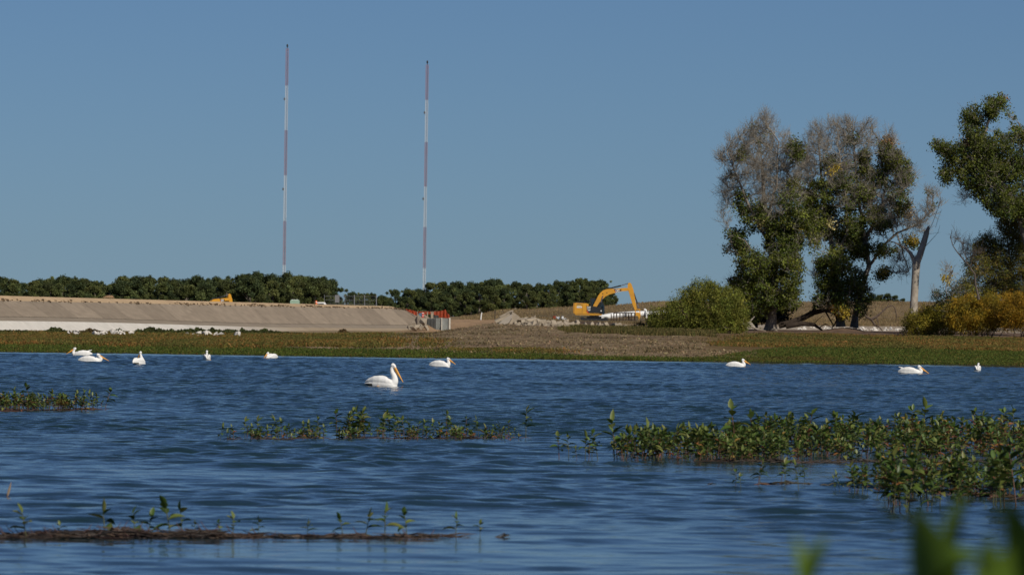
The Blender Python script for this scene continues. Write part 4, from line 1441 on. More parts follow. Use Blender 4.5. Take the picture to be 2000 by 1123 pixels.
for px in range(756, 1206, 17):
    q = px + random.uniform(-6, 6)
    place_far(q, topline(TR, q) + random.uniform(-4, 6), random.uniform(985, 1030), "dark green broadleaf tree in the row behind the sandy bank and excavator", "trees behind the sandy bank", 1.15)
for px in range(762, 1200, 38):
    q = px + random.uniform(-6, 6)
    place_far(q, topline(TR, q) + random.uniform(10, 20), random.uniform(962, 978), "dark green broadleaf tree in the row behind the sandy bank and excavator", "trees behind the sandy bank", 1.3)
for q, t, w in ((1690, 573, 1.5), (1703, 569, 1.6), (1718, 571, 1.5), (1733, 569, 1.6), (1748, 573, 1.5), (1764, 579, 1.3)):
    place_far(q, t + 1, 1040, "low dark tree on the hill crest seen left of the bleached snag", "low trees on the hill crest", w)


# ------------------------------------------------------------------ radio masts
def mast(px_top, py_top, bands, d, label):
    top = P(px_top, py_top, d)
    root = empty("radio_mast", (top.x, d, 0), 0, label, "radio mast")
    w = .50
    corners = [(w * cos(a), w * sin(a)) for a in (pi / 2, pi / 2 + 2 * pi / 3, pi / 2 + 4 * pi / 3)]
    zs = [P(px_top, b, d).z for b in bands] + [0.0]
    for i in range(len(zs) - 1):
        z1, z0 = zs[i], zs[i + 1]
        g = Geo()
        for cx, cy in corners:
            g.tube([(cx, cy, z0), (cx, cy, z1)], .06, 5)
        n = max(1, int((z1 - z0) / 1.1))
        for k in range(n):
            a, b = z0 + (z1 - z0) * k / n, z0 + (z1 - z0) * (k + 1) / n
            for j in range(3):
                c0, c1 = corners[j], corners[(j + 1) % 3]
                g.tube([(c0[0], c0[1], a), (c1[0], c1[1], b)], .028, 4, cap=False)
                g.tube([(c1[0], c1[1], a), (c0[0], c0[1], b)], .028, 4, cap=False)
                g.tube([(c0[0], c0[1], b), (c1[0], c1[1], b)], .028, 4, cap=False)
        red = i % 2 == 0
        o = g.build("mast_section", M['towerred'] if red else M['towerwhite'], root)
        o['label'] = "red lattice section, haze mixed into its colour" if red else "white lattice section"
    g = Geo()
    g.tube([(0, 0, zs[0]), (0, 0, zs[0] + .5), (0, 0, zs[0] + .6), (0, 0, zs[0] + 1.2), (0, 0, zs[0] + 1.5)], [.12, .12, .3, .3, .1], 10)
    g.build("beacon", M['black'], root)
    for zz in [zs[i] - (zs[i] - zs[i + 1]) * .3 for i in (1, 3)]:
        g = Geo()
        g.tube([(-.4, -.5, zz), (-.75, -.6, zz)], .08, 5)
        g.tube([(-.75, -.6, zz - .4), (-.75, -.6, zz + .4)], .22, 8)
        g.build("side_light", M['steel'], root)
    return root


mast(561, 95, [95, 168, 255, 343, 432, 518], 1800, "taller left hand red and white lattice radio mast")
mast(834.5, 127, [127, 196, 278, 365, 444, 524], 1800, "shorter right hand red and white lattice radio mast")


# ------------------------------------------------------------------ text
def text_obj(name, body, size, m, parent, loc, rot=(pi / 2, 0, 0), ext=.01, bold=.02, italic=0):
    cu = bpy.data.curves.new(name, 'FONT')
    cu.body = body
    cu.size = size
    cu.extrude = ext
    cu.offset = bold * size
    cu.shear = italic
    cu.align_x = 'CENTER'
    cu.align_y = 'CENTER'
    tmp = bpy.data.objects.new("tmp", cu)
    COL.objects.link(tmp)
    dg = bpy.context.evaluated_depsgraph_get()
    me = bpy.data.meshes.new_from_object(tmp.evaluated_get(dg))
    bpy.data.objects.remove(tmp)
    me.materials.clear()
    me.materials.append(m)
    o = bpy.data.objects.new(name, me)
    COL.objects.link(o)
    o.parent = parent
    o.location = loc
    o.rotation_euler = rot
    return o


# ------------------------------------------------------------------ excavators
def excavator(label, full=True):
    S = 11.76

    def X(px):
        return (px - 1160) / S

    def Z(py):
        return (629.5 - py) / S

    def poly(pts):
        return [(X(a), Z(b)) for a, b in pts]
    root = empty("excavator", (0, 0, 0), 0, label, "excavator")
    # undercarriage: two tracks
    for yy in (-1.35, 1.35):
        g = Geo()
        n = 44
        L2, R = 1.95, .47
        loop = []
        for i in range(n):
            t = i / n * (4 * L2 + 2 * pi * R)
            if t < 2 * L2:
                loop.append((-L2 + t, 2 * R))
            elif t < 2 * L2 + pi * R:
                a = (t - 2 * L2) / R
                loop.append((L2 + R * sin(a), R + R * cos(a)))
            elif t < 4 * L2 + pi * R:
                loop.append((L2 - (t - 2 * L2 - pi * R), 0))
            else:
                a = (t - 4 * L2 - pi * R) / R
                loop.append((-L2 - R * sin(a), R - R * cos(a)))
        for i in range(n):
            a, b = loop[i], loop[(i + 1) % n]
            ang = math.atan2(b[1] - a[1], b[0] - a[0])
            g.box(((a[0] + b[0]) / 2, yy, (a[1] + b[1]) / 2 + .03), (.22, .6, .07), Matrix.Rotation(-ang, 3, 'Y'))
        fr = g.build("track", M['steel'], root)
        g = Geo()
        for k in range(7):
            xx = -1.9 + 3.8 * k / 6
            g.tube([(xx, yy - .2, .32 if 0 < k < 6 else .5), (xx, yy + .2, .32 if 0 < k < 6 else .5)], .2 if 0 < k < 6 else .38, 14)
        g.box((0, yy, .55), (3.6, .35, .3))
        g.build("rollers", M['black'], fr)
    g = Geo()
    g.box((0, 0, .75), (2.4, 2.2, .45))
    g.tube([(0, 0, .9), (0, 0, 1.25)], .75, 20)
    g.build("turntable", M['black'], root)
    # house
    g = Geo()
    g.prism(poly([(1121, 613), (1120, 598), (1121, 592.5), (1124, 592), (1144, 592.5), (1149, 594), (1149, 612), (1168, 612), (1175, 613.5), (1174, 616), (1124, 615.5)]), -1.45, 1.45)
    body = g.build("body", M['yellow'], root, bevel=.04)
    g = Geo()
    g.prism(poly([(1119.2, 612), (1118.6, 600), (1119.6, 592.6), (1122, 592)] + [(1122, 613.5)]), -1.5, 1.5)
    g.build("counterweight", mat("shaded_yellow_paint", col=(.40, .19, .02), rough=.5) if full else M['yellow'], root, bevel=.05)  # same yellow darkened, so the shade on the tail end is in the colour
    g = Geo()
    g.prism(poly([(1145.2, 598.2), (1153.5, 598.2), (1153.5, 611.2), (1149.4, 611.2), (1146.2, 606.5)]), -1.475, -1.44)
    g.prism(poly([(1153.6, 597.5), (1172, 600), (1176, 603), (1176, 611.4), (1153.6, 611.4)]), -1.40, .2)
    g.build("side_panel", M['black'], root)
    g = Geo()
    g.prism(poly([(1144.3, 606), (1146, 606.6), (1149.2, 611.2), (1149.2, 612), (1147.6, 612)]), -1.478, -1.45)
    g.build("stripe", M['red'], root)
    # panel seams and louvre
    g = Geo()
    for a in (1136.6, 1144.5):
        g.box((X(a), -1.455, Z(603)), (.03, .02, 1.5))
    g.box((X(1130.5), -1.455, Z(595.5)), (.75, .02, .12))
    g.box((X(1148), -1.465, Z(613.4)), (4.4, .03, .03))
    g.build("seam", M['black'], body)
    # engine hood details
    g = Geo()
    g.tube([(X(1141), .3, Z(592)), (X(1141), .3, Z(588.4))], .09, 8)
    g.box((X(1131), .2, Z(591.3)), (1.2, 1.4, .16))
    g.build("exhaust", M['black'], root)
    g = Geo()
    for k in range(4):
        g.tube([(X(1142 + 4 * k), -1.3, Z(593)), (X(1142 + 4 * k), -1.3, Z(588))], .025, 5)
    g.tube([(X(1142), -1.3, Z(588)), (X(1154), -1.3, Z(588))], .03, 5)
    g.build("handrail", M['black'], root)
    # cab on the far side
    g = Geo()
    g.prism(poly([(1152.5, 613), (1152.5, 583.5), (1156, 582), (1173, 583), (1180.2, 596), (1181, 613)]), .35, 1.45)
    cab = g.build("cab", M['black'], root, bevel=.05)
    g = Geo()
    g.prism(poly([(1155, 603), (1155, 585.5), (1163, 585)] + [(1163, 603)]), .33, .345)
    g.prism(poly([(1165, 603), (1165, 585), (1172, 585.2), (1178.2, 597), (1178.6, 603)]), .33, .345)
    g.build("window", M['glass'], cab)
    g = Geo()
    g.prism(poly([(1176.6, 596.5), (1180.2, 597.5), (1180, 614), (1176.8, 614)]), -.05, .32)
    g.build("cab_front", M['glass'], root)
    # boom
    gb = Geo()
    outer = [(1156.5, 601.5), (1158, 597), (1163, 587), (1168, 577), (1172, 571.5), (1177, 567), (1184, 564.5), (1192, 563.6), (1204, 563.4), (1214, 562), (1222, 561.2), (1227, 562.5)]
    inner = [(1228, 566), (1224, 567.5), (1214, 568), (1202, 571), (1190, 574.5), (1183, 578), (1177, 583), (1170, 591), (1165, 599), (1162, 604), (1158.5, 604.5)]
    nb = 12
    for i in range(nb - 1):
        # quads between the outer and inner lines keep the boom's bent outline
        pass
    gb.prism(poly(outer + inner), -.36, .30)
    boom = gb.build("boom", M['yellow'], root, bevel=.03)
    g = Geo()
    g.prism(poly([(1197.8, 564.2), (1212.5, 565.2), (1213.8, 566.8), (1206, 569.3), (1201.5, 570.4)]), -.372, -.355)
    g.build("decal", M['black'], boom)
    g = Geo()
    g.prism(poly([(1200, 566.6), (1202, 570.2), (1201.2, 570.6), (1199, 566.6)]), -.385, -.37)
    g.build("decal_edge", M['red'], boom)
    text_obj("lettering", "CAT", .55, M['white'], boom, (X(1205.3), -.395, Z(567.6)), (pi / 2, radians(-4), 0), bold=.03).scale = (.6, 1, 1)
    for a, b in ((1176.5, 573.5), (1184.5, 571.5)):
        g = Geo()
        g.tube([(X(a), -.40, Z(b)), (X(a), -.33, Z(b))], .09, 10)
        g.build("pin", M['black'], boom)
    # stick
    g = Geo()
    g.prism(poly([(1224.8, 556), (1226, 552), (1229, 551), (1232, 553.5), (1236, 564), (1238.5, 576), (1241, 590), (1243.5, 604), (1239.5, 605), (1235, 594), (1230.5, 580), (1226.5, 568), (1225, 562)]), -.22, .2)
    stick = g.build("stick", M['yellow'], root, bevel=.03)
    # hydraulic cylinders
    def cyl(a, b, c, yoff, r=.12, par=root):
        g = Geo()
        g.tube([(X(a[0]), yoff, Z(a[1])), (X(b[0]), yoff, Z(b[1]))], r, 12)
        o = g.build("hydraulic_cylinder", M['black'], par)
        g = Geo()
        g.tube([(X(b[0]), yoff, Z(b[1])), (X(c[0]), yoff, Z(c[1]))], r * .5, 10)
        g.build("rod", M['chrome'], o)
    cyl((1190, 563), (1212, 557.2), (1226, 552.6), -.1, .12)
    cyl((1237, 571), (1244.5, 592), (1248, 603.5), -.05, .11)
    cyl((1163, 609), (1173, 591), (1177, 577), -.52, .13)
    cyl((1163, 609), (1173, 591), (1177, 577), .46, .13)
    # hoses
    g = Geo()
    g.tube([(X(1176), -.15, Z(567)), (X(1181), -.15, Z(562)), (X(1187), -.15, Z(562.2)), (X(1192), -.15, Z(563))], .04, 6)
    g.tube([(X(1176), .05, Z(567)), (X(1182), .05, Z(561)), (X(1189), .05, Z(561.6)), (X(1196), .05, Z(563))], .04, 6)
    g.build("hose", M['black'], root)
    # bucket linkage and bucket
    g = Geo()
    g.prism(poly([(1238.5, 602.5), (1250, 602.3), (1250, 604), (1238.8, 604.3)]), -.28, .24)
    g.prism(poly([(1239.3, 603), (1241, 603), (1242.5, 612), (1240.8, 612)]), -.3, -.2)
    g.prism(poly([(1248, 603), (1249.8, 603), (1250.6, 613), (1249, 613)]), -.3, -.2)
    g.build("linkage", M['yellow'], root)
    g = Geo()
    g.prism(poly([(1240.5, 610), (1245, 608.5), (1249.6, 610), (1251.2, 614), (1249.5, 619.5), (1247.5, 621), (1246, 617), (1243.5, 615), (1240.6, 615)]), -.55, .5)
    for k in range(4):
        yy = -.5 + .3 * k
        g.prism(poly([(1246.4, 619), (1249.2, 619), (1247.6, 624.5)]), yy, yy + .1)
    for k in (-.5, .4):
        g.prism(poly([(1241, 614), (1244, 614.5), (1238, 620.5)]), k, k + .08)
    g.build("bucket", M['yellow'], root, bevel=.02)
    # writing
    text_obj("lettering", "CAT", .52, M['white'], root, (X(1149.6), -1.49, Z(601.3)), bold=.03).scale = (.58, 1, 1)
    text_obj("model_number", "330", .30, M['white'], root, (X(1149.9), -1.49, Z(606.1)), bold=.03)
    g = Geo()
    g.box((X(1130.9), -1.462, Z(600.4)), (.85, .02, .24))
    g.build("decal_plate", M['white'], root)['label'] = "white rental company plate"
    text_obj("lettering", "WAGNER", .17, M['greypanel'], root, (X(1130.9), -1.48, Z(600.4)), bold=.0)
    g = Geo()
    g.box((X(1130), -1.462, Z(597.6)), (.62, .02, .18))
    g.build("decal_plate", mat("cream_decal", col=(.7, .5, .2), rough=.6), root)['label'] = "cream coloured plate"
    g = Geo()
    g.tube([(X(1173.5), -1.42, Z(607)), (X(1173.5), -1.40, Z(607))], .1, 12)
    g.build("work_light", M['white'], root)
    return root


ex = excavator("yellow excavator with raised boom digging beside the rusty frames on the rubble")
p = P(1160, 629.5, 850)
ex.location = (p.x, p.y, p.z)
ex2 = excavator("second yellow excavator, only its boom showing above the dam crest", False)
p = P(398, 583, 800)
ex2.location = (p.x + .3, 800, .50)
ex2.rotation_euler = (0, 0, radians(40))
ex2.scale = (.78,) * 3
MV = P(437, 575, 800)

# ------------------------------------------------------------------ site objects
# rusty frame cage
p0 = P(1196, 630, 770)
cage = empty("rusty_steel_frame", tuple(p0), 0, "dark rusty steel frame standing in the rubble in front of the white pipe", "steel frame")
b = Vector(p0)
g = Geo()
rc_ = random.Random(4)
posts_ = [1194, 1199, 1204.5, 1210.5, 1217, 1223, 1228, 1233.5, 1240]
for i, a in enumerate(posts_):
    top = 613 - (2.0 if i > 0 else 0)
    for yy in (-.5, .8):
        g = Geo()
        g.tube([tuple(P(a, 633, 770 + yy) - b), tuple(P(a + rc_.uniform(-.4, .4), top, 770 + yy) - b)], .075 if i != 8 else .12, 5)
        g.build("post", M['rust'], cage)
g = Geo()
for yy in (-.58, .88):
    for yv in (611, 618, 624):
        g.tube([tuple(P(1194 if yv > 611 else 1198, yv + (.3 if yv == 611 else 0), 770 + yy) - b), tuple(P(1240.5, yv, 770 + yy) - b)], .075 if yv == 611 else .04, 5)
for a in range(8):
    q = rc_.uniform(1198, 1235)
    g.tube([tuple(P(q, 628, 769.2) - b), tuple(P(q + rc_.uniform(-4, 6), rc_.uniform(607.5, 614), 769.2) - b)], .03, 4)
g.build("rails", M['rust'], cage)

# white pipe and vent
pp = empty("white_pipe", tuple(P(1180, 620, 868)), 0, "long white pipe lying behind the rusty frame, its cut end slanted", "pipe")
b = Vector(pp.location)
g = Geo()
pl = [P(1168, 620.5, 868), P(1176, 619.5, 868), P(1196, 617, 868.5), P(1225, 614.5, 869), P(1245, 613.3, 869), P(1275, 611.5, 869.5), P(1310, 609.5, 870)]
g.tube([tuple(q - b) for q in pl], [.18, .44, .52, .52, .5, .42, .4], 18)
g.build("pipe_barrel", M['white'], pp)
for a in (1188.5, 1206, 1221, 1262):
    t = P(a, np.interp(a, [1176, 1196, 1225, 1245, 1275], [619.5, 617, 614.5, 613.3, 611.5]), 868.8) - b
    g = Geo()
    g.tube([tuple(t + Vector((-.06, 0, 0))), tuple(t + Vector((.06, 0, 0)))], .6, 18)
    g.build("flange", M['galv'], pp)
vp = empty("vent_pipe", tuple(P(1262.5, 622, 862)), 0, "white gooseneck vent pipe standing upright right of the excavator bucket", "pipe")
b = Vector(vp.location)
g = Geo()
pl = [P(1262.5, 622, 862), P(1262.3, 612, 862), P(1262.0, 608, 862), P(1261.2, 605.5, 862), P(1259.6, 604.6, 862), P(1258.2, 605.3, 862)]
g.tube([tuple(q - b) for q in pl], [.17, .17, .17, .18, .18, .18], 12)
g.build("gooseneck", M['white'], vp)
g = Geo()
g.tube([(0, 0, .9), (0, 0, 1.0)], .28, 12)
g.build("collar", M['white'], vp)

# small bins at the rubble
for px_, py_, mm, sz, lab in ((1083, 621, M['orangenet'], (.45, .5, .5), "small orange bucket beside the two dark crates above the rubble"),
                              (1089, 621.5, M['blue'], (.5, .5, .4), "small dark blue crate above the rubble heap"),
                              (1101, 623.5, M['black'], (.75, .5, .28), "flat black crate right of the blue crate above the rubble")):
    q = P(px_, py_, 720)
    o = empty("site_crate", (q.x, 720, q.z - sz[2] / 2), .1, lab, "crate")
    g = Geo()
    w, dd, h = sz
    g.box((0, 0, h * .45), (w, dd, h * .9))
    g.build("crate_body", mm, o, bevel=.03)
    g = Geo()
    g.box((0, 0, h * .95), (w * 1.08, dd * 1.08, h * .14))
    if 'orange' not in lab:
        g.box((0, -dd * .56, h * .5), (w * .5, .03, h * .45))
    g.build("lid", M['white'] if 'orange' not in lab and 'blue' in lab else mm, o)
q = P(1098.5, 620, 722)
o = empty("paint_pail", (q.x, 722, q.z - .16), 0, "small white pail standing behind the flat black crate", "pail")
g = Geo()
g.tube([(0, 0, 0), (0, 0, .32)], [.15, .18], 14)
g.build("pail_body", M['white'], o)
g = Geo()
g.tube([(-.17, 0, .3), (-.12, 0, .45), (.12, 0, .45), (.17, 0, .3)], .012, 5)
g.build("handle", M['steel'], o)

# stakes
q = P(939, 622, 760)
g = Geo()
g.tube([(0, 0, -.3), (.05, 0, .4), (.14, 0, .9)], [.09, .09, .07], 6)
o = g.build("marker_stake", M['white'], None, (q.x, 760, q.z))
tag(o, "short white marker stake on the sandy bank left of the slabs", "stake")
q = P(966.5, 624, 700)
g = Geo()
g.tube([(0, 0, -.3), (0, 0, 1.35)], [.05, .04], 6)
o = g.build("thin_post", M['black'], None, (q.x, 700, q.z))
tag(o, "thin dark post standing just left of the tilted slabs", "post")
q = P(920, 620, 890)
g = Geo()
g.tube([(0, 0, -.3), (0, 0, .9)], [.05, .04], 6)
g.box((0, 0, .8), (.5, .05, .05))
o = g.build("thin_post", M['steel'], None, (q.x, 890, q.z))
tag(o, "faint distant post with a crosspiece in front of the trees", "post")

# sheet wall
D = 648
wall = empty("sheet_steel_wall", tuple(P(862, 648, D)), 0, "grey corrugated sheet wall at the right end of the dam under the orange netting", "wall")
b = Vector(wall.location)
g = Geo()
u0, u1, u2 = 833, 852, 878
n = 26
vv, ff = [], []
for i in range(n + 1):
    a = u0 + (u1 - u0) * i / n
    yo = .10 * (1 if (i // 2) % 2 else -1) + (a - u0) / (u1 - u0) * -1.2
    vv += [tuple(P(a, 652, D + yo) - b), tuple(P(a, 621.5 - .2 * (i / n), D + yo) - b)]
ff = [[2 * i, 2 * i + 2, 2 * i + 3, 2 * i + 1] for i in range(n)]
g.add(vv, ff)
g.build("angled_sheet", M['sheet'], wall)
g = Geo()
for i, (a, e) in enumerate(((852, 862.3), (863.2, 877.2))):
    n = 12
    vv = []
    for k in range(n + 1):
        x_ = a + (e - a) * k / n
        yo = -1.2 + .04 * (1 if k % 2 else -1)
        vv += [tuple(P(x_, 651, D + yo) - b), tuple(P(x_, 621.5, D + yo) - b)]
    g.add(vv, [[2 * k, 2 * k + 2, 2 * k + 3, 2 * k + 1] for k in range(n)])
g.build("front_sheet", M['sheet'], wall)
for a, r in ((862.7, .06), (878.2, .11)):
    g = Geo()
    t = P(a, 651, D - 1.3) - b
    t2 = P(a, 620.8, D - 1.3) - b
    g.box(tuple((t + t2) / 2), (r * 2, .2, abs(t2.z - t.z)))
    g.build("post", mat("pale_post", col=(.5, .47, .4), rough=.8), wall)
g = Geo()
t = P(860, 643, D - 1.26) - b
g.prism([(t.x - .06, t.z - .42), (t.x + .07, t.z - .42), (t.x + .09, t.z + .1), (t.x + .06, t.z + .42), (t.x - .03, t.z + .1)], t.y - .07, t.y - .03)
g.build("dark_slot", M['black'], wall)

# orange safety netting
def net(pts, d, label, seed):
    """pts: list of (px, top y, bottom y)"""
    r = random.Random(seed)
    base = P(pts[0][0], pts[0][2], d)
    root = empty("safety_netting", tuple(base), 0, label, "safety fence")
    g = Geo()
    vv = []
    n = 0
    for (a, t0, b0_), (a2, t1, b1_) in zip(pts[:-1], pts[1:]):
        m_ = 6
        for k in range(m_):
            f_ = k / m_
            px = a + (a2 - a) * f_
            dd = d + .08 * sin(px * .9 + seed) + r.uniform(-.02, .02)
            top_, bot_ = t0 + (t1 - t0) * f_ + .4 * sin(f_ * pi), b0_ + (b1_ - b0_) * f_
            for q in (0, .5, 1):
                vv.append(tuple(P(px, top_ * (1 - q) + bot_ * q, dd + .15 * sin(q * 5 + px)) - base))
            n += 1
    ff = []
    for i in range(n - 1):
        for q in range(2):
            ff.append([3 * i + q, 3 * i + 3 + q, 3 * i + 4 + q, 3 * i + 1 + q])
    g.add(vv, ff, smooth=True)
    g.build("netting", M['orangenet'], root)
    for a, t0, b0_ in pts:
        g = Geo()
        g.tube([tuple(P(a, b0_ + 1, d + .05) - base), tuple(P(a, t0, d + .05) - base)], .02, 6)
        g.build("post", M['steel'], root)
    return root


net([(793, 603, 606), (800, 604.5, 610), (808, 606.5, 614), (816, 609, 618)], 664, "orange safety netting running down the cut end of the dam", 1)
net([(816, 608.5, 613), (830, 608, 614), (846, 608.5, 613), (857, 607.5, 620), (864, 606.5, 620.5), (870, 604.5, 621.5), (873.5, 611, 622), (879, 615.5, 622)], 668, "orange safety netting behind the top of the grey sheet wall", 2)

# timber uprights and gear at the top of the sheet wall
for a, w, top_, mm, nm, lab in ((834.8, .14, 609.5, M['stone'], "timber_upright", "narrow pale upright above the left end of the sheet wall"),
                                (844, .34, 609, M['stone'], "timber_upright", "wide pale upright left of the orange netting peak")):
    q = P(a, 622.5, 660)
    q2 = P(a, top_, 660)
    g = Geo()
    g.box((0, 0, (q2.z - q.z) / 2), (w, .15, q2.z - q.z))
    g.box((0, -.02, (q2.z - q.z) * .97), (w * 1.3, .2, .08))
    o = g.build(nm, mm, None, tuple(q))
    tag(o, lab, "post")
for a, y_, w, h, mm, lab, nm in ((820.5, 614.5, .34, .42, M['blue'], "blue site box beside the netting at the dam end", "site_box"),
                                 (825.5, 616, .26, .55, M['red'], "red and white site box beside the netting at the dam end", "site_box"),
                                 (851.5, 618.5, .62, .32, M['black'], "low black site box between the uprights and the netting peak", "site_box")):
    q = P(a, y_, 658)
    o = empty(nm, (q.x, 658, q.z - h / 2), .2, lab, "box")
    g = Geo()
    g.box((0, 0, h / 2), (w, .4, h))
    g.build("box_body", mm, o, bevel=.03)
    g = Geo()
    g.box((0, 0, h * 1.03), (w * 1.06, .43, h * .12))
    g.box((0, -.21, h * .45), (w * .3, .02, h * .25))
    g.build("lid", M['white'] if mm is M['red'] else M['steel'], o)

# crest fence
D = 672
fence = empty("chain_link_fence", tuple(P(633, 594, D)), 0, "chain link fence with grey posts standing on the dam crest", "fence")
b = Vector(fence.location)
fp = [(633.5, .03, 575.5, 594), (673.5, .035, 576, 595), (692, .06, 576, 595.5), (712, .05, 576, 596), (735, .06, 576, 597)]
for a, r, t0, b0_ in fp:
    g = Geo()
    g.tube([tuple(P(a, b0_ + 1.5, D) - b), tuple(P(a, t0, D) - b)], r, 8)
    if r > .09:
        g.box(tuple(P(a, t0 - .3, D) - b), (r * 2.4, r * 2.4, .08))
    g.build("post", M['galv'], fence)
g = Geo()
for y0_, y1_ in ((578, 578.5), (586, 587), (593, 595.5)):
    g.tube([tuple(P(633.5, y0_, D) - b), tuple(P(735, y1_, D) - b)], .018, 4)
for k in range(34):
    a = 633.5 + 101.5 * k / 34
    for sgn in (1, -1):
        e = a + sgn * 16
        yb, yt = 594 + (a - 633) * .025, 578
        if 633 < e < 736:
            g.tube([tuple(P(a, yb, D) - b), tuple(P(e, yt, D) - b)], .004, 3, cap=False)
g.build("wire_mesh", M['galv'], fence)
g = Geo()
t = P(658.5, 583.5, D - .1) - b
g.box(tuple(t), (.58, .05, 1.0))
g.build("sign_panel", M['greypanel'], fence)

# things on the crest
q = P(576, 590, 660)
o = empty("green_container", tuple(q), 0, "flat pale green container on the dam crest", "container")
g = Geo()
g.prism([(-.6, -.3), (.6, -.3), (.6, .18), (.45, .28), (-.5, .28), (-.6, .15)], -.5, .5)
g.build("container_body", M['green'], o, bevel=.03)
g = Geo()
g.box((0, 0, .3), (.9, .8, .04))
g.build("lid", M['white'], o)
q = P(617.5, 592, 662)
o = empty("traffic_barrel", tuple(q), 0, "small orange barrel on the dam crest left of the fence", "barrel")
g = Geo()
g.tube([(0, 0, -.2), (0, 0, 0), (0, 0, .25), (0, 0, .33)], [.17, .15, .13, .08], 12)
g.build("barrel_body", mat("orange_plastic", col=(.75, .14, .02), rough=.5), o)
g = Geo()
g.tube([(0, 0, .08), (0, 0, .15)], .148, 12)
g.build("band", M['white'], o)
q = P(629, 592, 664)
o = empty("parked_truck", tuple(q), 0, "white roof of a parked truck just showing above the crest at the fence", "truck")
o.location.z -= 1.55
g = Geo()
g.prism([(-.9, .5), (-1.0, 1.0), (-.75, 1.65), (.35, 1.68), (.75, 1.1), (1.9, 1.0), (1.9, .5)], -.8, .8)
g.build("body", M['white'], o, bevel=.06)
for xx in (-.45, 1.35):
    for yy in (-.8, .8):
        g = Geo()
        g.tube([(xx, yy - .1, .35), (xx, yy + .1, .35)], .35, 16)
        g.build("wheel", M['black'], o)
g = Geo()
g.prism([(-.6, 1.1), (-.6, 1.5), (.2, 1.52), (.5, 1.12)], -.83, -.805)
g.build("window", M['glass'], o)
q = P(212, 580, 585)
o = empty("lumber_stack", (q.x, 585, q.z - .12), .15, "low brown lumber stack on the left part of the dam crest", "lumber stack")
for k in range(3):
    g = Geo()
    g.box((.05 * k, 0, .06 + .1 * k), (1.3 - .3 * k, .3, .07))
    g.build("plank", M['wood'], o)


# ------------------------------------------------------------------ pelicans
def ring(c, t, w, h, n=14):
    """ellipse ring around centre c, facing tangent t; w sideways, h in the vertical plane"""
    t = Vector(t).normalized()
    side = t.cross(Vector((0, 0, 1)))
    side = side.normalized() if side.length > .02 else Vector((0, 1, 0))
    up = side.cross(t).normalized()
    return [Vector(c) + side * (w * cos(2 * pi * k / n)) + up * (h * sin(2 * pi * k / n)) for k in range(n)]


def tube_rings(g, pts, ws, hs, side=Vector((0, -1, 0)), n=14, mat_=0):
    pts = [Vector(p) for p in pts]
    out = []
    for i, p in enumerate(pts):
        t = (pts[min(i + 1, len(pts) - 1)] - pts[max(i - 1, 0)]).normalized()
        s_ = (side - t * side.dot(t)).normalized()
        up = s_.cross(t).normalized()
        out.append([p + s_ * (ws[i] * cos(2 * pi * k / n)) + up * (hs[i] * sin(2 * pi * k / n)) for k in range(n)])
    g.rings(out, mat=mat_)


def catmull(pts, m=5):
    pts = [Vector(p) for p in pts]
    q = [pts[0]] + pts + [pts[-1]]
    out = []
    for i in range(1, len(q) - 2):
        for k in range(m):
            t = k / m
            a, b, c, d = q[i - 1], q[i], q[i + 1], q[i + 2]
            out.append(.5 * ((2 * b) + (c - a) * t + (2 * a - 5 * b + 4 * c - d) * t * t + (-a + 3 * b - 3 * c + d) * t ** 3))
    out.append(pts[-1])
    return out


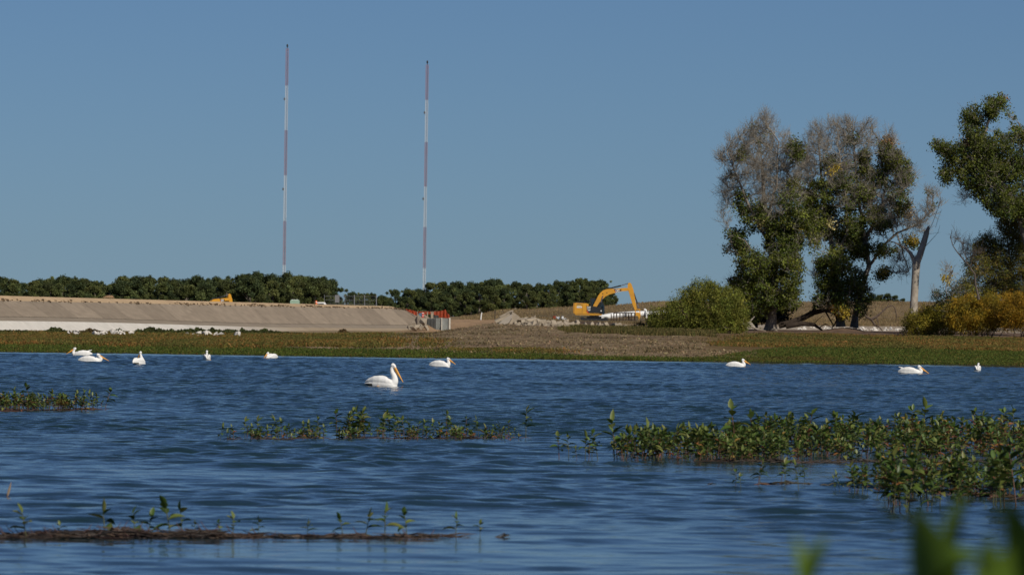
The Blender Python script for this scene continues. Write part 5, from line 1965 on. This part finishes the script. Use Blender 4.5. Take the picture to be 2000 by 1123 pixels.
def pelican(px, py_water, heading, neck, head, bill, label, scale=1.0, tail=0.0, dark=False, foot=False, plump=1.0, tuft=False):
    """heading: radians, 0 = facing right (+X). neck: list of (x,y,z); head (x,y,z); bill vector"""
    g = Geo()
    st = [(-.62, .12 + tail, .03, .012), (-.54, .12 + tail * .7, .07, .03), (-.44, .12 + tail * .3, .12, .09), (-.30, .125, .165, .155), (-.12, .13, .195, .185),
          (.06, .12, .20, .175), (.20, .10, .185, .155), (.31, .075, .15, .125), (.38, .06, .10, .09), (.415, .055, .04, .04)]
    rr = []
    for x_, z_, w_, h_ in st:
        rr.append([Vector((x_, w_ * cos(2 * pi * k / 20), z_ * plump + h_ * plump * sin(2 * pi * k / 20))) for k in range(20)])
    g.rings(rr)
    # folded wings
    for sy in (-1, 1):
        w = []
        for x_, z_, yo, h_, th_ in ((-.60, .17 + tail, .03, .015, .012), (-.48, .21 + tail * .5, .065, .06, .04), (-.3, .235, .10, .11, .075), (-.1, .235, .12, .13, .09), (.1, .205, .12, .12, .09), (.24, .165, .11, .08, .065), (.31, .14, .10, .03, .03)):
            w.append([Vector((x_, sy * (yo + th_ * cos(2 * pi * k / 12)), z_ * plump + h_ * sin(2 * pi * k / 12))) for k in range(12)])
        g.rings(w)
    if tuft:
        tube_rings(g, [(-.30, -.02, .24), (-.45, -.02, .30), (-.58, -.02, .345)], [.08, .05, .014], [.06, .035, .012])
    npts = catmull([(.22, 0, .10)] + list(neck) + [head], 5)
    nn = len(npts)
    rad = [.115 * (1 - i / (nn - 1)) ** 2.2 + .047 for i in range(nn)]
    tube_rings(g, npts, rad, rad)
    hd = Vector(head)
    bv = Vector(bill)
    bl = bv.length
    bd = bv.normalized()
    fw = Vector((bd.x, bd.y, bd.z * .5)).normalized()
    side = fw.cross(Vector((0, 0, 1))).normalized()
    hp = [hd - fw * .085, hd - fw * .06, hd, hd + fw * .06, hd + fw * .10]
    tube_rings(g, hp, [.02, .055, .062, .05, .03], [.02, .06, .068, .05, .028], side)
    o = g.build("pelican_raw", M['feather'])
    md = o.modifiers.new("r", 'REMESH')
    md.mode = 'VOXEL'
    md.voxel_size = .014
    md2 = o.modifiers.new("s", 'SMOOTH')
    md2.factor = .5
    md2.iterations = 2
    dg = bpy.context.evaluated_depsgraph_get()
    me = bpy.data.meshes.new_from_object(o.evaluated_get(dg))
    bpy.data.objects.remove(o)
    bm = bmesh.new()
    bm.from_mesh(me)
    for f in bm.faces:
        f.smooth = True
        f.material_index = 0
        c = f.calc_center_median()
        if dark and c.x < -.33 and c.z < .13 and c.x > -.6:
            f.material_index = 2
    # bill, eyes, foot as further shells of the same mesh
    tmp = Geo()
    b0 = hd + fw * .055 - Vector((0, 0, .008))
    tube_rings(tmp, [b0 + bd * bl * t for t in (0, .12, .3, .55, .8, .95, 1.0)], [.032, .034, .030, .024, .020, .016, .006], [.036, .036, .032, .024, .016, .012, .006], side, 12, 1)
    # pouch under the bill
    dn = (bd.cross(side)).normalized()
    if dn.z > 0:
        dn = -dn
    tube_rings(tmp, [b0 + bd * bl * t + dn * k for t, k in ((0.02, .02), (.15, .030), (.35, .028), (.6, .018), (.85, .006))], [.014, .022, .020, .014, .006], [.020, .030, .026, .016, .006], side, 10, 1)
    for sy in (-1, 1):
        e = hd + fw * .035 + side * sy * .055 + Vector((0, 0, .012))
        tube_rings(tmp, [e - side * .008, e, e + side * .008], [.004, .012, .004], [.004, .012, .004], fw, 8, 3)
        e = hd + fw * .055 + side * sy * .04 + Vector((0, 0, .006))
        tube_rings(tmp, [e - side * .01, e, e + side * .01], [.01, .022, .01], [.01, .02, .01], fw, 8, 1)
    if foot:
        tube_rings(tmp, [(-.16, -.13, .0), (-.14, -.20, .03), (-.12, -.235, .035)], [.03, .045, .02], [.03, .04, .02], Vector((1, 0, 0)), 10, 1)
    t = tmp.build("tmp_bill", [M['feather'], M['bill'], M['darkfeather'], M['black']])
    bm.from_mesh(t.data)
    bpy.data.objects.remove(t)
    me2 = bpy.data.meshes.new("pelican")
    bm.to_mesh(me2)
    bm.free()
    for m_ in (M['feather'], M['bill'], M['darkfeather'], M['black']):
        me2.materials.append(m_)
    for pl in me2.polygons:
        pl.use_smooth = True
    ob = bpy.data.objects.new("pelican", me2)
    COL.objects.link(ob)
    w = waterpoint(px, py_water)
    ob.location = (w.x, w.y, -.035 * scale)
    ob.rotation_euler = (0, 0, heading)
    ob.scale = (scale,) * 3
    tag(ob, label, "pelican", "pelicans swimming on the lake")
    return ob


LOW = [(.36, 0, .12), (.42, 0, .20), (.36, 0, .30)]
pelican(158, 694.5, radians(180), [(.36, 0, .12), (.40, 0, .22), (.36, 0, .31)], (.33, 0, .40), (.40, 0, -.27), "leftmost pelican, facing left with its bill lowered", 1.0, tail=.02, tuft=True, plump=.85)
pelican(178, 706.5, 0, [(.38, 0, .10), (.46, 0, .19), (.38, 0, .28)], (.33, 0, .36), (.44, 0, -.25), "pelican facing right just in front of the leftmost pelican", 1.0, plump=.82)
pelican(272.5, 712, radians(65), [(.30, .02, .22), (.24, .04, .36), (.21, .06, .48)], (.20, .08, .58), (.06, .18, -.33), "pelican seen from behind with upright neck, third from the left", .95, dark=True)
pelican(404, 703.5, radians(95), [(.28, 0, .22), (.22, 0, .34), (.20, 0, .42)], (.22, 0, .50), (.30, .02, -.22), "small pelican seen squarely from behind, orange foot showing", .92, foot=True)
pelican(529, 700, radians(-128), [(.28, .0, .16), (.26, .0, .26)], (.28, .0, .34), (.22, -.06, -.24), "small resting pelican with its head drawn in, above the lake's middle left", .9, plump=.85)
pelican(750, 755.5, radians(-16), [(.33, 0, .20), (.32, 0, .36), (.25, 0, .50), (.24, 0, .60)], (.29, 0, .68), (.28, -.03, -.45), "nearest and largest pelican, long neck raised and bill pointing down right", 1.06, dark=True, foot=True, plump=1.08)
pelican(862, 716.5, radians(-8), [(.34, 0, .16), (.35, 0, .28), (.31, 0, .37)], (.33, 0, .43), (.32, 0, -.24), "pelican facing right beyond and to the right of the largest one", .95)
pelican(1439, 716.3, radians(4), [(.38, 0, .12), (.40, 0, .22), (.33, 0, .33)], (.34, 0, .42), (.38, 0, -.24), "pelican facing right in front of the left cottonwood", .92, plump=.88)
pelican(1780, 730, radians(-4), [(.38, 0, .10), (.44, 0, .19), (.37, 0, .28)], (.35, 0, .36), (.42, 0, -.30), "pelican facing right below the bleached snag with raised wing tips", 1.02, tuft=True, plump=.95)
pelican(1909, 724.5, radians(82), [(.26, 0, .20), (.20, -.02, .32), (.20, -.03, .40)], (.24, -.04, .45), (.26, .05, -.12), "rightmost small pelican seen from behind", .85, foot=False)


# ------------------------------------------------------------------ water plants
def leaf_geo(g, base, direction, L, W, col, curl=.25, rng=random, mat_=0):
    d = Vector(direction).normalized()
    side = d.cross(Vector((rng.uniform(-.3, .3), rng.uniform(-.3, .3), 1)))
    side = side.normalized() if side.length > .05 else Vector((1, 0, 0))
    nrm = side.cross(d).normalized()
    n = 6
    vv, ff = [], []
    for i in range(n + 1):
        t = i / n
        w = W * .5 * (sin(pi * min(1, t * 1.02) ** .75) ** .8 if 0 < t < 1 else 0.02)
        p = Vector(base) + d * L * t - Vector((0, 0, 1)) * curl * L * t * t + nrm * 0
        fold = nrm * w * .45
        vv += [tuple(p + side * w + fold), tuple(p), tuple(p - side * w + fold)]
    for i in range(n):
        ff += [[3 * i, 3 * i + 1, 3 * i + 4, 3 * i + 3], [3 * i + 1, 3 * i + 2, 3 * i + 5, 3 * i + 4]]
    g.add(vv, ff, col, mat_, True)


LEAFPAL = [(.070, .120, .022), (.092, .138, .026), (.125, .155, .034), (.046, .076, .019), (.155, .165, .042)]
DRYPAL = [(.28, .12, .04), (.22, .10, .05), (.30, .20, .05), (.20, .07, .035)]


def sprig_geo(seed, H, nl, L, bushy=1, dry=0.0, red=.5):
    r = random.Random(seed)
    gs, gl = Geo(), Geo()
    for b in range(bushy):
        ox, oy = (0, 0) if b == 0 else (r.uniform(-.14, .14), r.uniform(-.14, .14))
        h = H * (1 if b == 0 else r.uniform(.55, .95))
        lx, ly = r.uniform(-.12, .12), r.uniform(-.12, .12)
        pts = [Vector((ox + lx * t * t * h * 2, oy + ly * t * t * h * 2, -.08 + (h + .08) * t)) for t in (0, .25, .5, .75, 1)]
        sc = (.12, .055, .03) if r.random() < red else (.075, .08, .025)
        gs.tube([tuple(p) for p in pts], [.0055, .005, .0045, .004, .002], 5, col=sc)
        n = max(3, int(nl * h / H))
        a0 = r.random() * 6.28
        for k in range(n):
            t = .48 + .52 * (k + .5) / n
            i = min(3, int(t * 4))
            p = pts[i].lerp(pts[i + 1], t * 4 - i)
            a = a0 + k * 2.4 + r.uniform(-.4, .4)
            up = .05 + .75 * t ** 2 * r.uniform(.5, 1.3)
            dd = Vector((cos(a), sin(a), up))
            col = np.array(r.choice(DRYPAL if r.random() < dry else LEAFPAL)) * r.uniform(.75, 1.25)
            s_ = (.55 + .6 * sin(pi * min(1, t * .85)))
            leaf_geo(gl, p, dd, L * s_ * r.uniform(.75, 1.25), L * .5 * s_ * r.uniform(.8, 1.2), col, r.uniform(.15, .9) * (1.25 - t), r)
        # top leaf pair
        leaf_geo(gl, pts[-1], Vector((lx * 2 + r.uniform(-.6, .6), r.uniform(-.6, .6), 1)), L * r.uniform(.6, 1.0), L * .36, np.array(r.choice(LEAFPAL)) * 1.1, .05, r)
    return gs, gl


def sprig_proto(seed, H, nl, L, bushy, dry=0.0, name="smartweed_plant"):
    root = empty(name)
    gs, gl = sprig_geo(seed, H, nl, L, bushy, dry)
    gs.build("stem", M['stem'], root)
    gl.build("leaves", M['aqleaf'], root)
    return root


PA_ = [sprig_proto(300 + i, .36, 6, .145, 1) for i in range(6)]             # slim
PB_ = [sprig_proto(320 + i, .40, 11, .125, 3, .09) for i in range(7)]            # bushy green
PC_ = [sprig_proto(340 + i, .42, 9, .145, 3, .45) for i in range(4)]       # with dry red leaves
PE_ = [sprig_proto(360 + i, .20, 4, .14, 1) for i in range(4)]             # small shoots
used_p = set()
RP = random.Random(12)


def place_plant(protos_, px, py, s, label, group, jit=1.0):
    o = RP.choice(protos_)
    if o.name in used_p:
        o = copy_tree(o)
    else:
        used_p.add(o.name)
    w = waterpoint(px, py)
    o.location = (w.x, w.y, 0)
    o.rotation_euler = (RP.gauss(0, .06), RP.gauss(0, .06), RP.random() * 6.28)
    o.scale = (s, s, s * RP.uniform(.88, 1.12))
    tag(o, label, "water plant", group)
    return o


# left bed
for i in range(30):
    px = RP.uniform(-8, 165)
    place_plant(PB_ + PC_[:1], px, RP.uniform(796, 803), RP.uniform(.6, .95), "leafy plant in the small bed at the left edge of the lake", "plants in the left bed")
for px, s in ((63, 1.5), (205, 1.35), (32, 1.1), (97, 1.0), (175, .9), (188, 1.0), (160, 1.0)):
    place_plant(PA_, px, 800, s, "taller slim plant standing out of the small bed at the left edge", "tall plants in the left bed")
# middle bed
for px, s in ((430, .75), (448, .6), (478, .85), (492, .75), (505, 1.0), (545, 1.25), (551, 1.0), (570, .7), (592, .85), (608, .85), (622, 1.0), (632, .7), (658, 1.3), (672, 1.2), (690, 1.35), (700, 1.25), (712, .8), (724, .7),
              (740, 1.0), (752, 1.3), (762, 1.2), (780, .9), (790, 1.0), (800, .9), (815, .9), (825, .85), (838, .8), (850, .75), (858, .85), (872, 1.3), (874, 1.0), (885, .8), (900, .7), (911, 1.0), (925, .8), (935, .85), (960, .6), (975, .6), (994, .85), (1003, .5)):
    place_plant(PA_ + (PB_ if s > 1.1 else []), px, 857 + RP.uniform(-4, 4) - (3 if px > 900 else 0), s * .95, "green plant in the row of the middle bed", "plants in the middle bed")
# main right bed
for px, s in ((1092, 1.15), (1111, .95), (1127, .6), (1143, 1.05), (1150, .9), (1156, .75), (1168, 1.15)):
    place_plant(PA_, px, 899 + RP.uniform(-3, 3), s, "slim plant standing apart at the left tip of the big right bed", "plants at the left tip of the big bed")
for px, s in ((1200, 1.5), (1206, 1.2), (1222, 1.1), (1240, 1.2), (1258, 1.2), (1278, 1.35), (1290, 1.1)):
    place_plant(PA_ + PB_[:2], px, 898 + RP.uniform(-5, 3), s, "upright plant in the left third of the big right bed", "plants in the left third of the big bed")
for i in range(66):
    px = 1210 + 300 * RP.random() ** .8
    t = (px - 1200) / 300
    place_plant(PB_ + PA_[:2], px, RP.uniform(888 - 24 * t, 900), RP.uniform(.85, 1.2), "upright plant in the left third of the big right bed", "plants in the left third of the big bed")
for i in range(104):
    px = RP.uniform(1490, 2015)
    py = RP.uniform(852, 902)
    dry = px > 1770
    place_plant((PC_ + PB_[:3]) if dry else PB_, px, py, RP.uniform(.85, 1.3),
                "bushy plant with some red dry leaves in the right end of the big bed" if dry else "bushy green plant in the middle of the big right bed",
                "reddish plants of the big bed" if dry else "green plants of the big bed")
for px, py, s in ((1437, 885, 1.9), (1471, 880, 1.7), (1575, 880, 1.9), (1692, 870, 1.75), (1804, 860, 1.9), (1890, 850, 1.4), (1978, 850, 1.5)):
    place_plant(PA_, px, py, s, "tall plant rising above the rest of the big right bed", "tall plants of the big bed")
# front right bed
for i in range(50):
    t = RP.random()
    px = 1660 + 350 * t
    place_plant(PB_, px, RP.uniform(935, 985) - 8 * (1 - t), RP.uniform(.6, .95) * (1 + .15 * t), "green plant in the nearer bed along the right edge", "plants in the nearer right bed")
for px, py, s in ((1437, 952, .55), (1447, 955, .5), (1480, 950, .95), (1483, 948, .8), (1525, 945, .75), (1533, 948, .8), (1560, 960, 1.0), (1572, 946, .7), (1640, 960, .6), (1632, 962, .5), (1673, 962, .9), (1684, 965, .8)):
    place_plant(PA_, px, py, s, "slim plant in the open water left of the nearer right bed", "slim plants left of the nearer right bed")
for px, py, s in ((1758, 1000, 1.5), (1775, 990, 1.6), (1735, 985, 1.3), (1745, 1002, 1.1), (1835, 992, 1.2), (1960, 985, 1.5), (1985, 990, 1.7)):
    place_plant(PB_, px, py, s, "taller leafy plant in front of the nearer right bed", "tall plants of the nearer right bed")

# the rest of the dense bed as one mass
gs_, gl_ = Geo(), Geo()
rr_ = random.Random(5)
for i in range(250):
    a, b_ = sprig_geo(700 + i, rr_.uniform(.18, .34), 6, rr_.uniform(.10, .15), 2, .12 if i % 3 else .5)
    px = rr_.uniform(1400, 2030)
    py = rr_.uniform(850 + 25 * max(0, (1600 - px) / 200), 903) if i % 5 else rr_.uniform(930, 975)
    if i % 5 == 0:
        px = rr_.uniform(1720, 2030)
    w = waterpoint(px, py)
    for src, dst in ((a, gs_), (b_, gl_)):
        off = 0
        for v_, (f_, c_, m_, s_) in zip(src.v, src.f):
            dst.add(v_ + np.array([w.x, w.y, 0]), f_ - off, c_, 0, True)
            off += len(v_)
massg = empty("smartweed_mass", (0, 0, 0))
massg['kind'] = 'stuff'
tag(massg, "dense low undergrowth of leafy water plants filling the right beds", "water plants")
gs_.build("stems", M['stem'], massg)['kind'] = 'stuff'
gl_.build("leaves", M['aqleaf'], massg)['kind'] = 'stuff'
for n_, p0_, p1_, y0_, y1_, h0_, h1_, lab_ in ((75, 445, 1012, 853, 860, .08, .20, "low tangle of small shoots between the taller plants of the middle bed"),
                                              (60, -8, 200, 795, 803, .14, .34, "low tangle of leafy shoots filling the bed at the left edge"),
                                              (60, 1205, 1480, 882, 902, .14, .32, "low shoots between the stems in the left part of the big bed")):
    gs_, gl_ = Geo(), Geo()
    for i in range(n_):
        a, b_ = sprig_geo(1700 + i + int(p0_), rr_.uniform(h0_, h1_), 5, rr_.uniform(.08, .13), 2, .2, .8)
        w = waterpoint(rr_.uniform(p0_, p1_), rr_.uniform(y0_, y1_))
        for src, dst in ((a, gs_), (b_, gl_)):
            off = 0
            for v_, (f_, c_, m_, s_) in zip(src.v, src.f):
                dst.add(v_ + np.array([w.x, w.y, 0]), f_ - off, c_, 0, True)
                off += len(v_)
    mg = empty("smartweed_mass", (0, 0, 0))
    mg['kind'] = 'stuff'
    tag(mg, lab_, "water plants")
    gs_.build("stems", M['stem'], mg)['kind'] = 'stuff'
    gl_.build("leaves", M['aqleaf'], mg)['kind'] = 'stuff'


# floating mats of dead stems
def mat_of_stems(name, px0, px1, py0, py1, n, rad, label, seed, col=(.055, .032, .022), reddish=0.3, lump=1.0):
    r = random.Random(seed)
    rad *= .6
    reddish *= .5
    n = int(n * .6)
    col = np.array(col) * .6
    g = Geo()
    for i in range(n):
        t = r.random()
        px = px0 + (px1 - px0) * t
        py = py0 + (py1 - py0) * t + r.gauss(0, .5)
        w = waterpoint(px, py)
        L = r.uniform(.15, .9)
        a = r.gauss(0, .35)
        z0 = r.uniform(-.008, .012 * lump)
        p = [Vector((w.x + cos(a) * L * (k - .5), w.y + sin(a) * L * (k - .5) + r.gauss(0, .02), z0 + r.gauss(0, .012) * lump + .04 * lump * sin(k * pi) * r.random())) for k in (0, .25, .5, .75, 1)]
        c = (.09, .035, .02) if r.random() < reddish else np.array(col) * r.uniform(.5, 1.8)
        g.tube([tuple(q) for q in p], [rad * r.uniform(.3, .6), rad, rad * r.uniform(.8, 1.2), rad * .8, rad * .3], 6, col=c)
    o = g.build(name, M['stem'])
    tag(o, label, "floating debris")
    return o


mat_of_stems("floating_debris_mat", 2, 190, 803, 800, 60, .012, "reddish floating stems under the plants of the left bed", 1, reddish=.6)
mat_of_stems("floating_debris_mat", 450, 1018, 859, 856, 120, .011, "thin reddish stems floating under the middle bed", 2, reddish=.45)
mat_of_stems("floating_debris_mat", 1380, 2010, 902, 903, 170, .013, "brown floating stems along the front of the big right bed", 3, (.06, .042, .028), .15)
mat_of_stems("floating_debris_mat", 1490, 1680, 946, 948, 30, .018, "dark red stems drifting left of the nearer right bed", 4, (.05, .04, .02), .5)
mat_of_stems("floating_debris_mat", 1840, 2010, 960, 978, 40, .018, "brown curved stems floating at the nearer right bed", 5, (.10, .055, .03), .3)


def raft(px0, px1, py, n, h, label, seed):
    r = random.Random(seed)
    g = Geo()
    pal = [(.024, .015, .011), (.040, .026, .018), (.015, .011, .009), (.075, .042, .026), (.035, .016, .012), (.10, .065, .04)]
    for i in range(n):
        t = r.random()
        px = px0 + (px1 - px0) * t
        bump = .5 + .5 * sin(px * .045) * sin(px * .013 + 1)
        prof = (.45 + .55 * bump) * (1.1 if 80 < px < 430 else .42)
        if px > 480 and sin(px * .09) + sin(px * .031) < -1.1:
            continue
        w = waterpoint(px, py + r.gauss(0, .8))
        L = r.uniform(.08, .6)
        a = r.gauss(0, .4)
        z0 = h * prof * r.random() ** 1.4 - .01
        tilt = r.gauss(0, .09)
        p = [Vector((w.x + cos(a) * L * (k - .5), w.y + sin(a) * L * (k - .5), max(-.02, z0 + tilt * L * (k - .5) + r.gauss(0, .009)))) for k in (0, .35, .7, 1)]
        rad = r.uniform(.003, .011)
        c = np.array(r.choice(pal)) * r.uniform(.4, 1.1)
        if px > 450 and i % 2:
            continue
        g.tube([tuple(q) for q in p], [rad * .4, rad, rad * .9, rad * .25], 6, col=c)
        if r.random() < .22:
            leaf_geo(g, p[1], (r.uniform(-1, 1), r.uniform(-1, 1), r.uniform(0, .6)), r.uniform(.04, .1), .03, np.array(r.choice(pal + [(.09, .08, .02)])) * 1.2, .4, r)
        if r.random() < .05 and n > 100:
            q0 = p[2]
            sg = r.choice((-1, 1))
            H = r.uniform(.04, .13)
            g.tube([tuple(q0), tuple(q0 + Vector((sg * H * .6, 0, H * .5))), tuple(q0 + Vector((sg * H * .9, .02, H)))], [.005, .0045, .002], 5, col=(.07, .03, .022))
    o = g.build("plant_debris_raft", M['stem'])
    tag(o, label, "floating debris")
    return o


raft(-15, 850, 1049, 1500, .085, "long low raft of dead brown plant stems floating across the lower left", 6)
raft(852, 868, 1048, 14, .03, "small scrap of dead stems just off the right end of the long raft", 7)
raft(872, 890, 1046.5, 16, .035, "second small dark scrap of dead stems beyond the raft's right end", 8)
for px, py, s in ((52, 1050, 1.25), (206, 1046, 1.15), (265, 1046, 1.1), (290, 1046, 1.1), (334, 1048, 1.5), (356, 1046, 1.2), (430, 1045, .7), (455, 1046, .9), (505, 1046, .7), (600, 1044, .7), (670, 1044, .85), (714, 1044, 1.15), (752, 1044, 1.2),
                  (795, 1044, 1.0), (890, 1046, .85), (938, 1046, .6), (115, 1046, .6), (380, 1046, .6)):
    place_plant(PE_, px, py, s * .95, "small green shoot sprouting from the long floating raft", "shoots on the long raft")
# single leaf upright at the left
g = Geo()
leaf_geo(g, (0, 0, -.02), (.25, 0, 1), .2, .03, (.30, .22, .15), 0)
g.tube([(0, 0, -.05), (0, 0, .02)], .006, 5, col=(.12, .06, .04))
w = waterpoint(14, 968)
tag(g.build("dry_leaf_blade", M['aqleaf'], None, (w.x, w.y, 0)), "single dry leaf standing in the water at the left edge", "leaf")
for px, py, lab in ((1027, 828, "lone thin sprig standing off the right end of the middle bed"), ):
    place_plant(PA_, px, py + 27, 1.3, lab, None)
for px, py, lab in ((1361, 803, "small leaf scrap floating alone above the big bed"), (1385, 948, "tiny bent twig floating alone below the big bed"), (978, 1049, "tiny dark scrap floating right of the raft")):
    g = Geo()
    rr = random.Random(int(px))
    for k in range(5):
        a = rr.uniform(-.4, .4)
        g.tube([(rr.uniform(-.06, .0), rr.uniform(-.03, .03), 0), (rr.uniform(.0, .1), rr.uniform(-.03, .03), rr.uniform(.01, .05))], [.006, .003], 5, col=(.07, .05, .03))
    leaf_geo(g, (0, 0, .01), (1, .2, .35), .12, .04, (.06, .055, .02), .2)
    w = waterpoint(px, py)
    tag(g.build("floating_scrap", M['stem'], None, (w.x, w.y, 0)), lab, "floating debris")

# out-of-focus plants on the near bank
def bank_plant(px, tip_y, d, nleaf, L, seed, label, W=.36, spread=1.0, stalks=1):
    r = random.Random(seed)
    t = P(px, tip_y, d)
    base = Vector((t.x, d, gz(t.x, d)))
    root = empty("bank_weed", tuple(base), 0, label, "bank plant")
    H = t.z - base.z
    gs, gl = Geo(), Geo()
    for s_ in range(stalks):
        ox = 0 if s_ == 0 else r.uniform(-.05, .05) * spread
        hh = H if s_ == 0 else H - r.uniform(.02, .08)
        gs.tube([(ox * .3, 0, -.05), (ox * .6, .02, hh * .5), (ox, 0, hh - L * .7)], [.006, .005, .003], 6, col=(.06, .075, .02))
        leaf_geo(gl, (ox, 0, hh - L), (r.uniform(-.25, .25), r.uniform(-.3, .3), 1), L, L * W, (.10, .165, .018), .0, r)
        for k in range(nleaf):
            z_ = hh - L * .75 - .05 * k * r.uniform(.8, 1.2)
            a = k * 2.5 + r.random()
            leaf_geo(gl, (ox, 0, z_), (cos(a) * spread, sin(a) * spread, .9), L * r.uniform(.8, 1.15), L * W, np.array((.08, .135, .016)) * r.uniform(.6, 1.5), .3, r)
    gs.build("stem", M['stem'], root)
    gl.build("leaves", M['aqleaf'], root)
    return root


bank_plant(1580, 1035, 7.0, 2, .11, 1, "out of focus green blade at the bottom edge, left of the nearest plant clump", W=.3, spread=.25)
bank_plant(1853, 952, 7.2, 2, .11, 2, "pale blurred leaf above the nearest plant clump", W=.28, spread=.35)
bank_plant(1812, 985, 6.8, 16, .15, 3, "blurred leafy clump at the bottom edge, left of the corner plant", W=.72, spread=1.0, stalks=2)
bank_plant(1990, 945, 6.4, 22, .20, 4, "large blurred leafy plant filling the lower right corner", W=.72, spread=1.3, stalks=3)
bank_plant(1922, 1040, 6.9, 5, .10, 5, "blurred pale leaves between the clump and the corner plant", W=.5, spread=1.0)


# labels of look-alikes say which one by its place in the row
def screen_px(o):
    p = cam.matrix_world.inverted() @ (o.matrix_world.translation if o.parent else o.location)
    return p.x / -p.z


bylab = {}
for o in list(scene.objects):
    if o.parent is None and 'label' in o.keys() and 'group' in o.keys():
        bylab.setdefault(o['label'], []).append(o)


def ordinal(n):
    return str(n) + ('th' if 10 <= n % 100 <= 20 else {1: 'st', 2: 'nd', 3: 'rd'}.get(n % 10, 'th'))


for lab, obs in bylab.items():
    if len(obs) > 1:
        obs.sort(key=screen_px)
        for i, o in enumerate(obs):
            words_ = lab.split()
            o['label'] = ' '.join(words_[:12]).rstrip(',') + ', ' + ordinal(i + 1) + ' from the left'
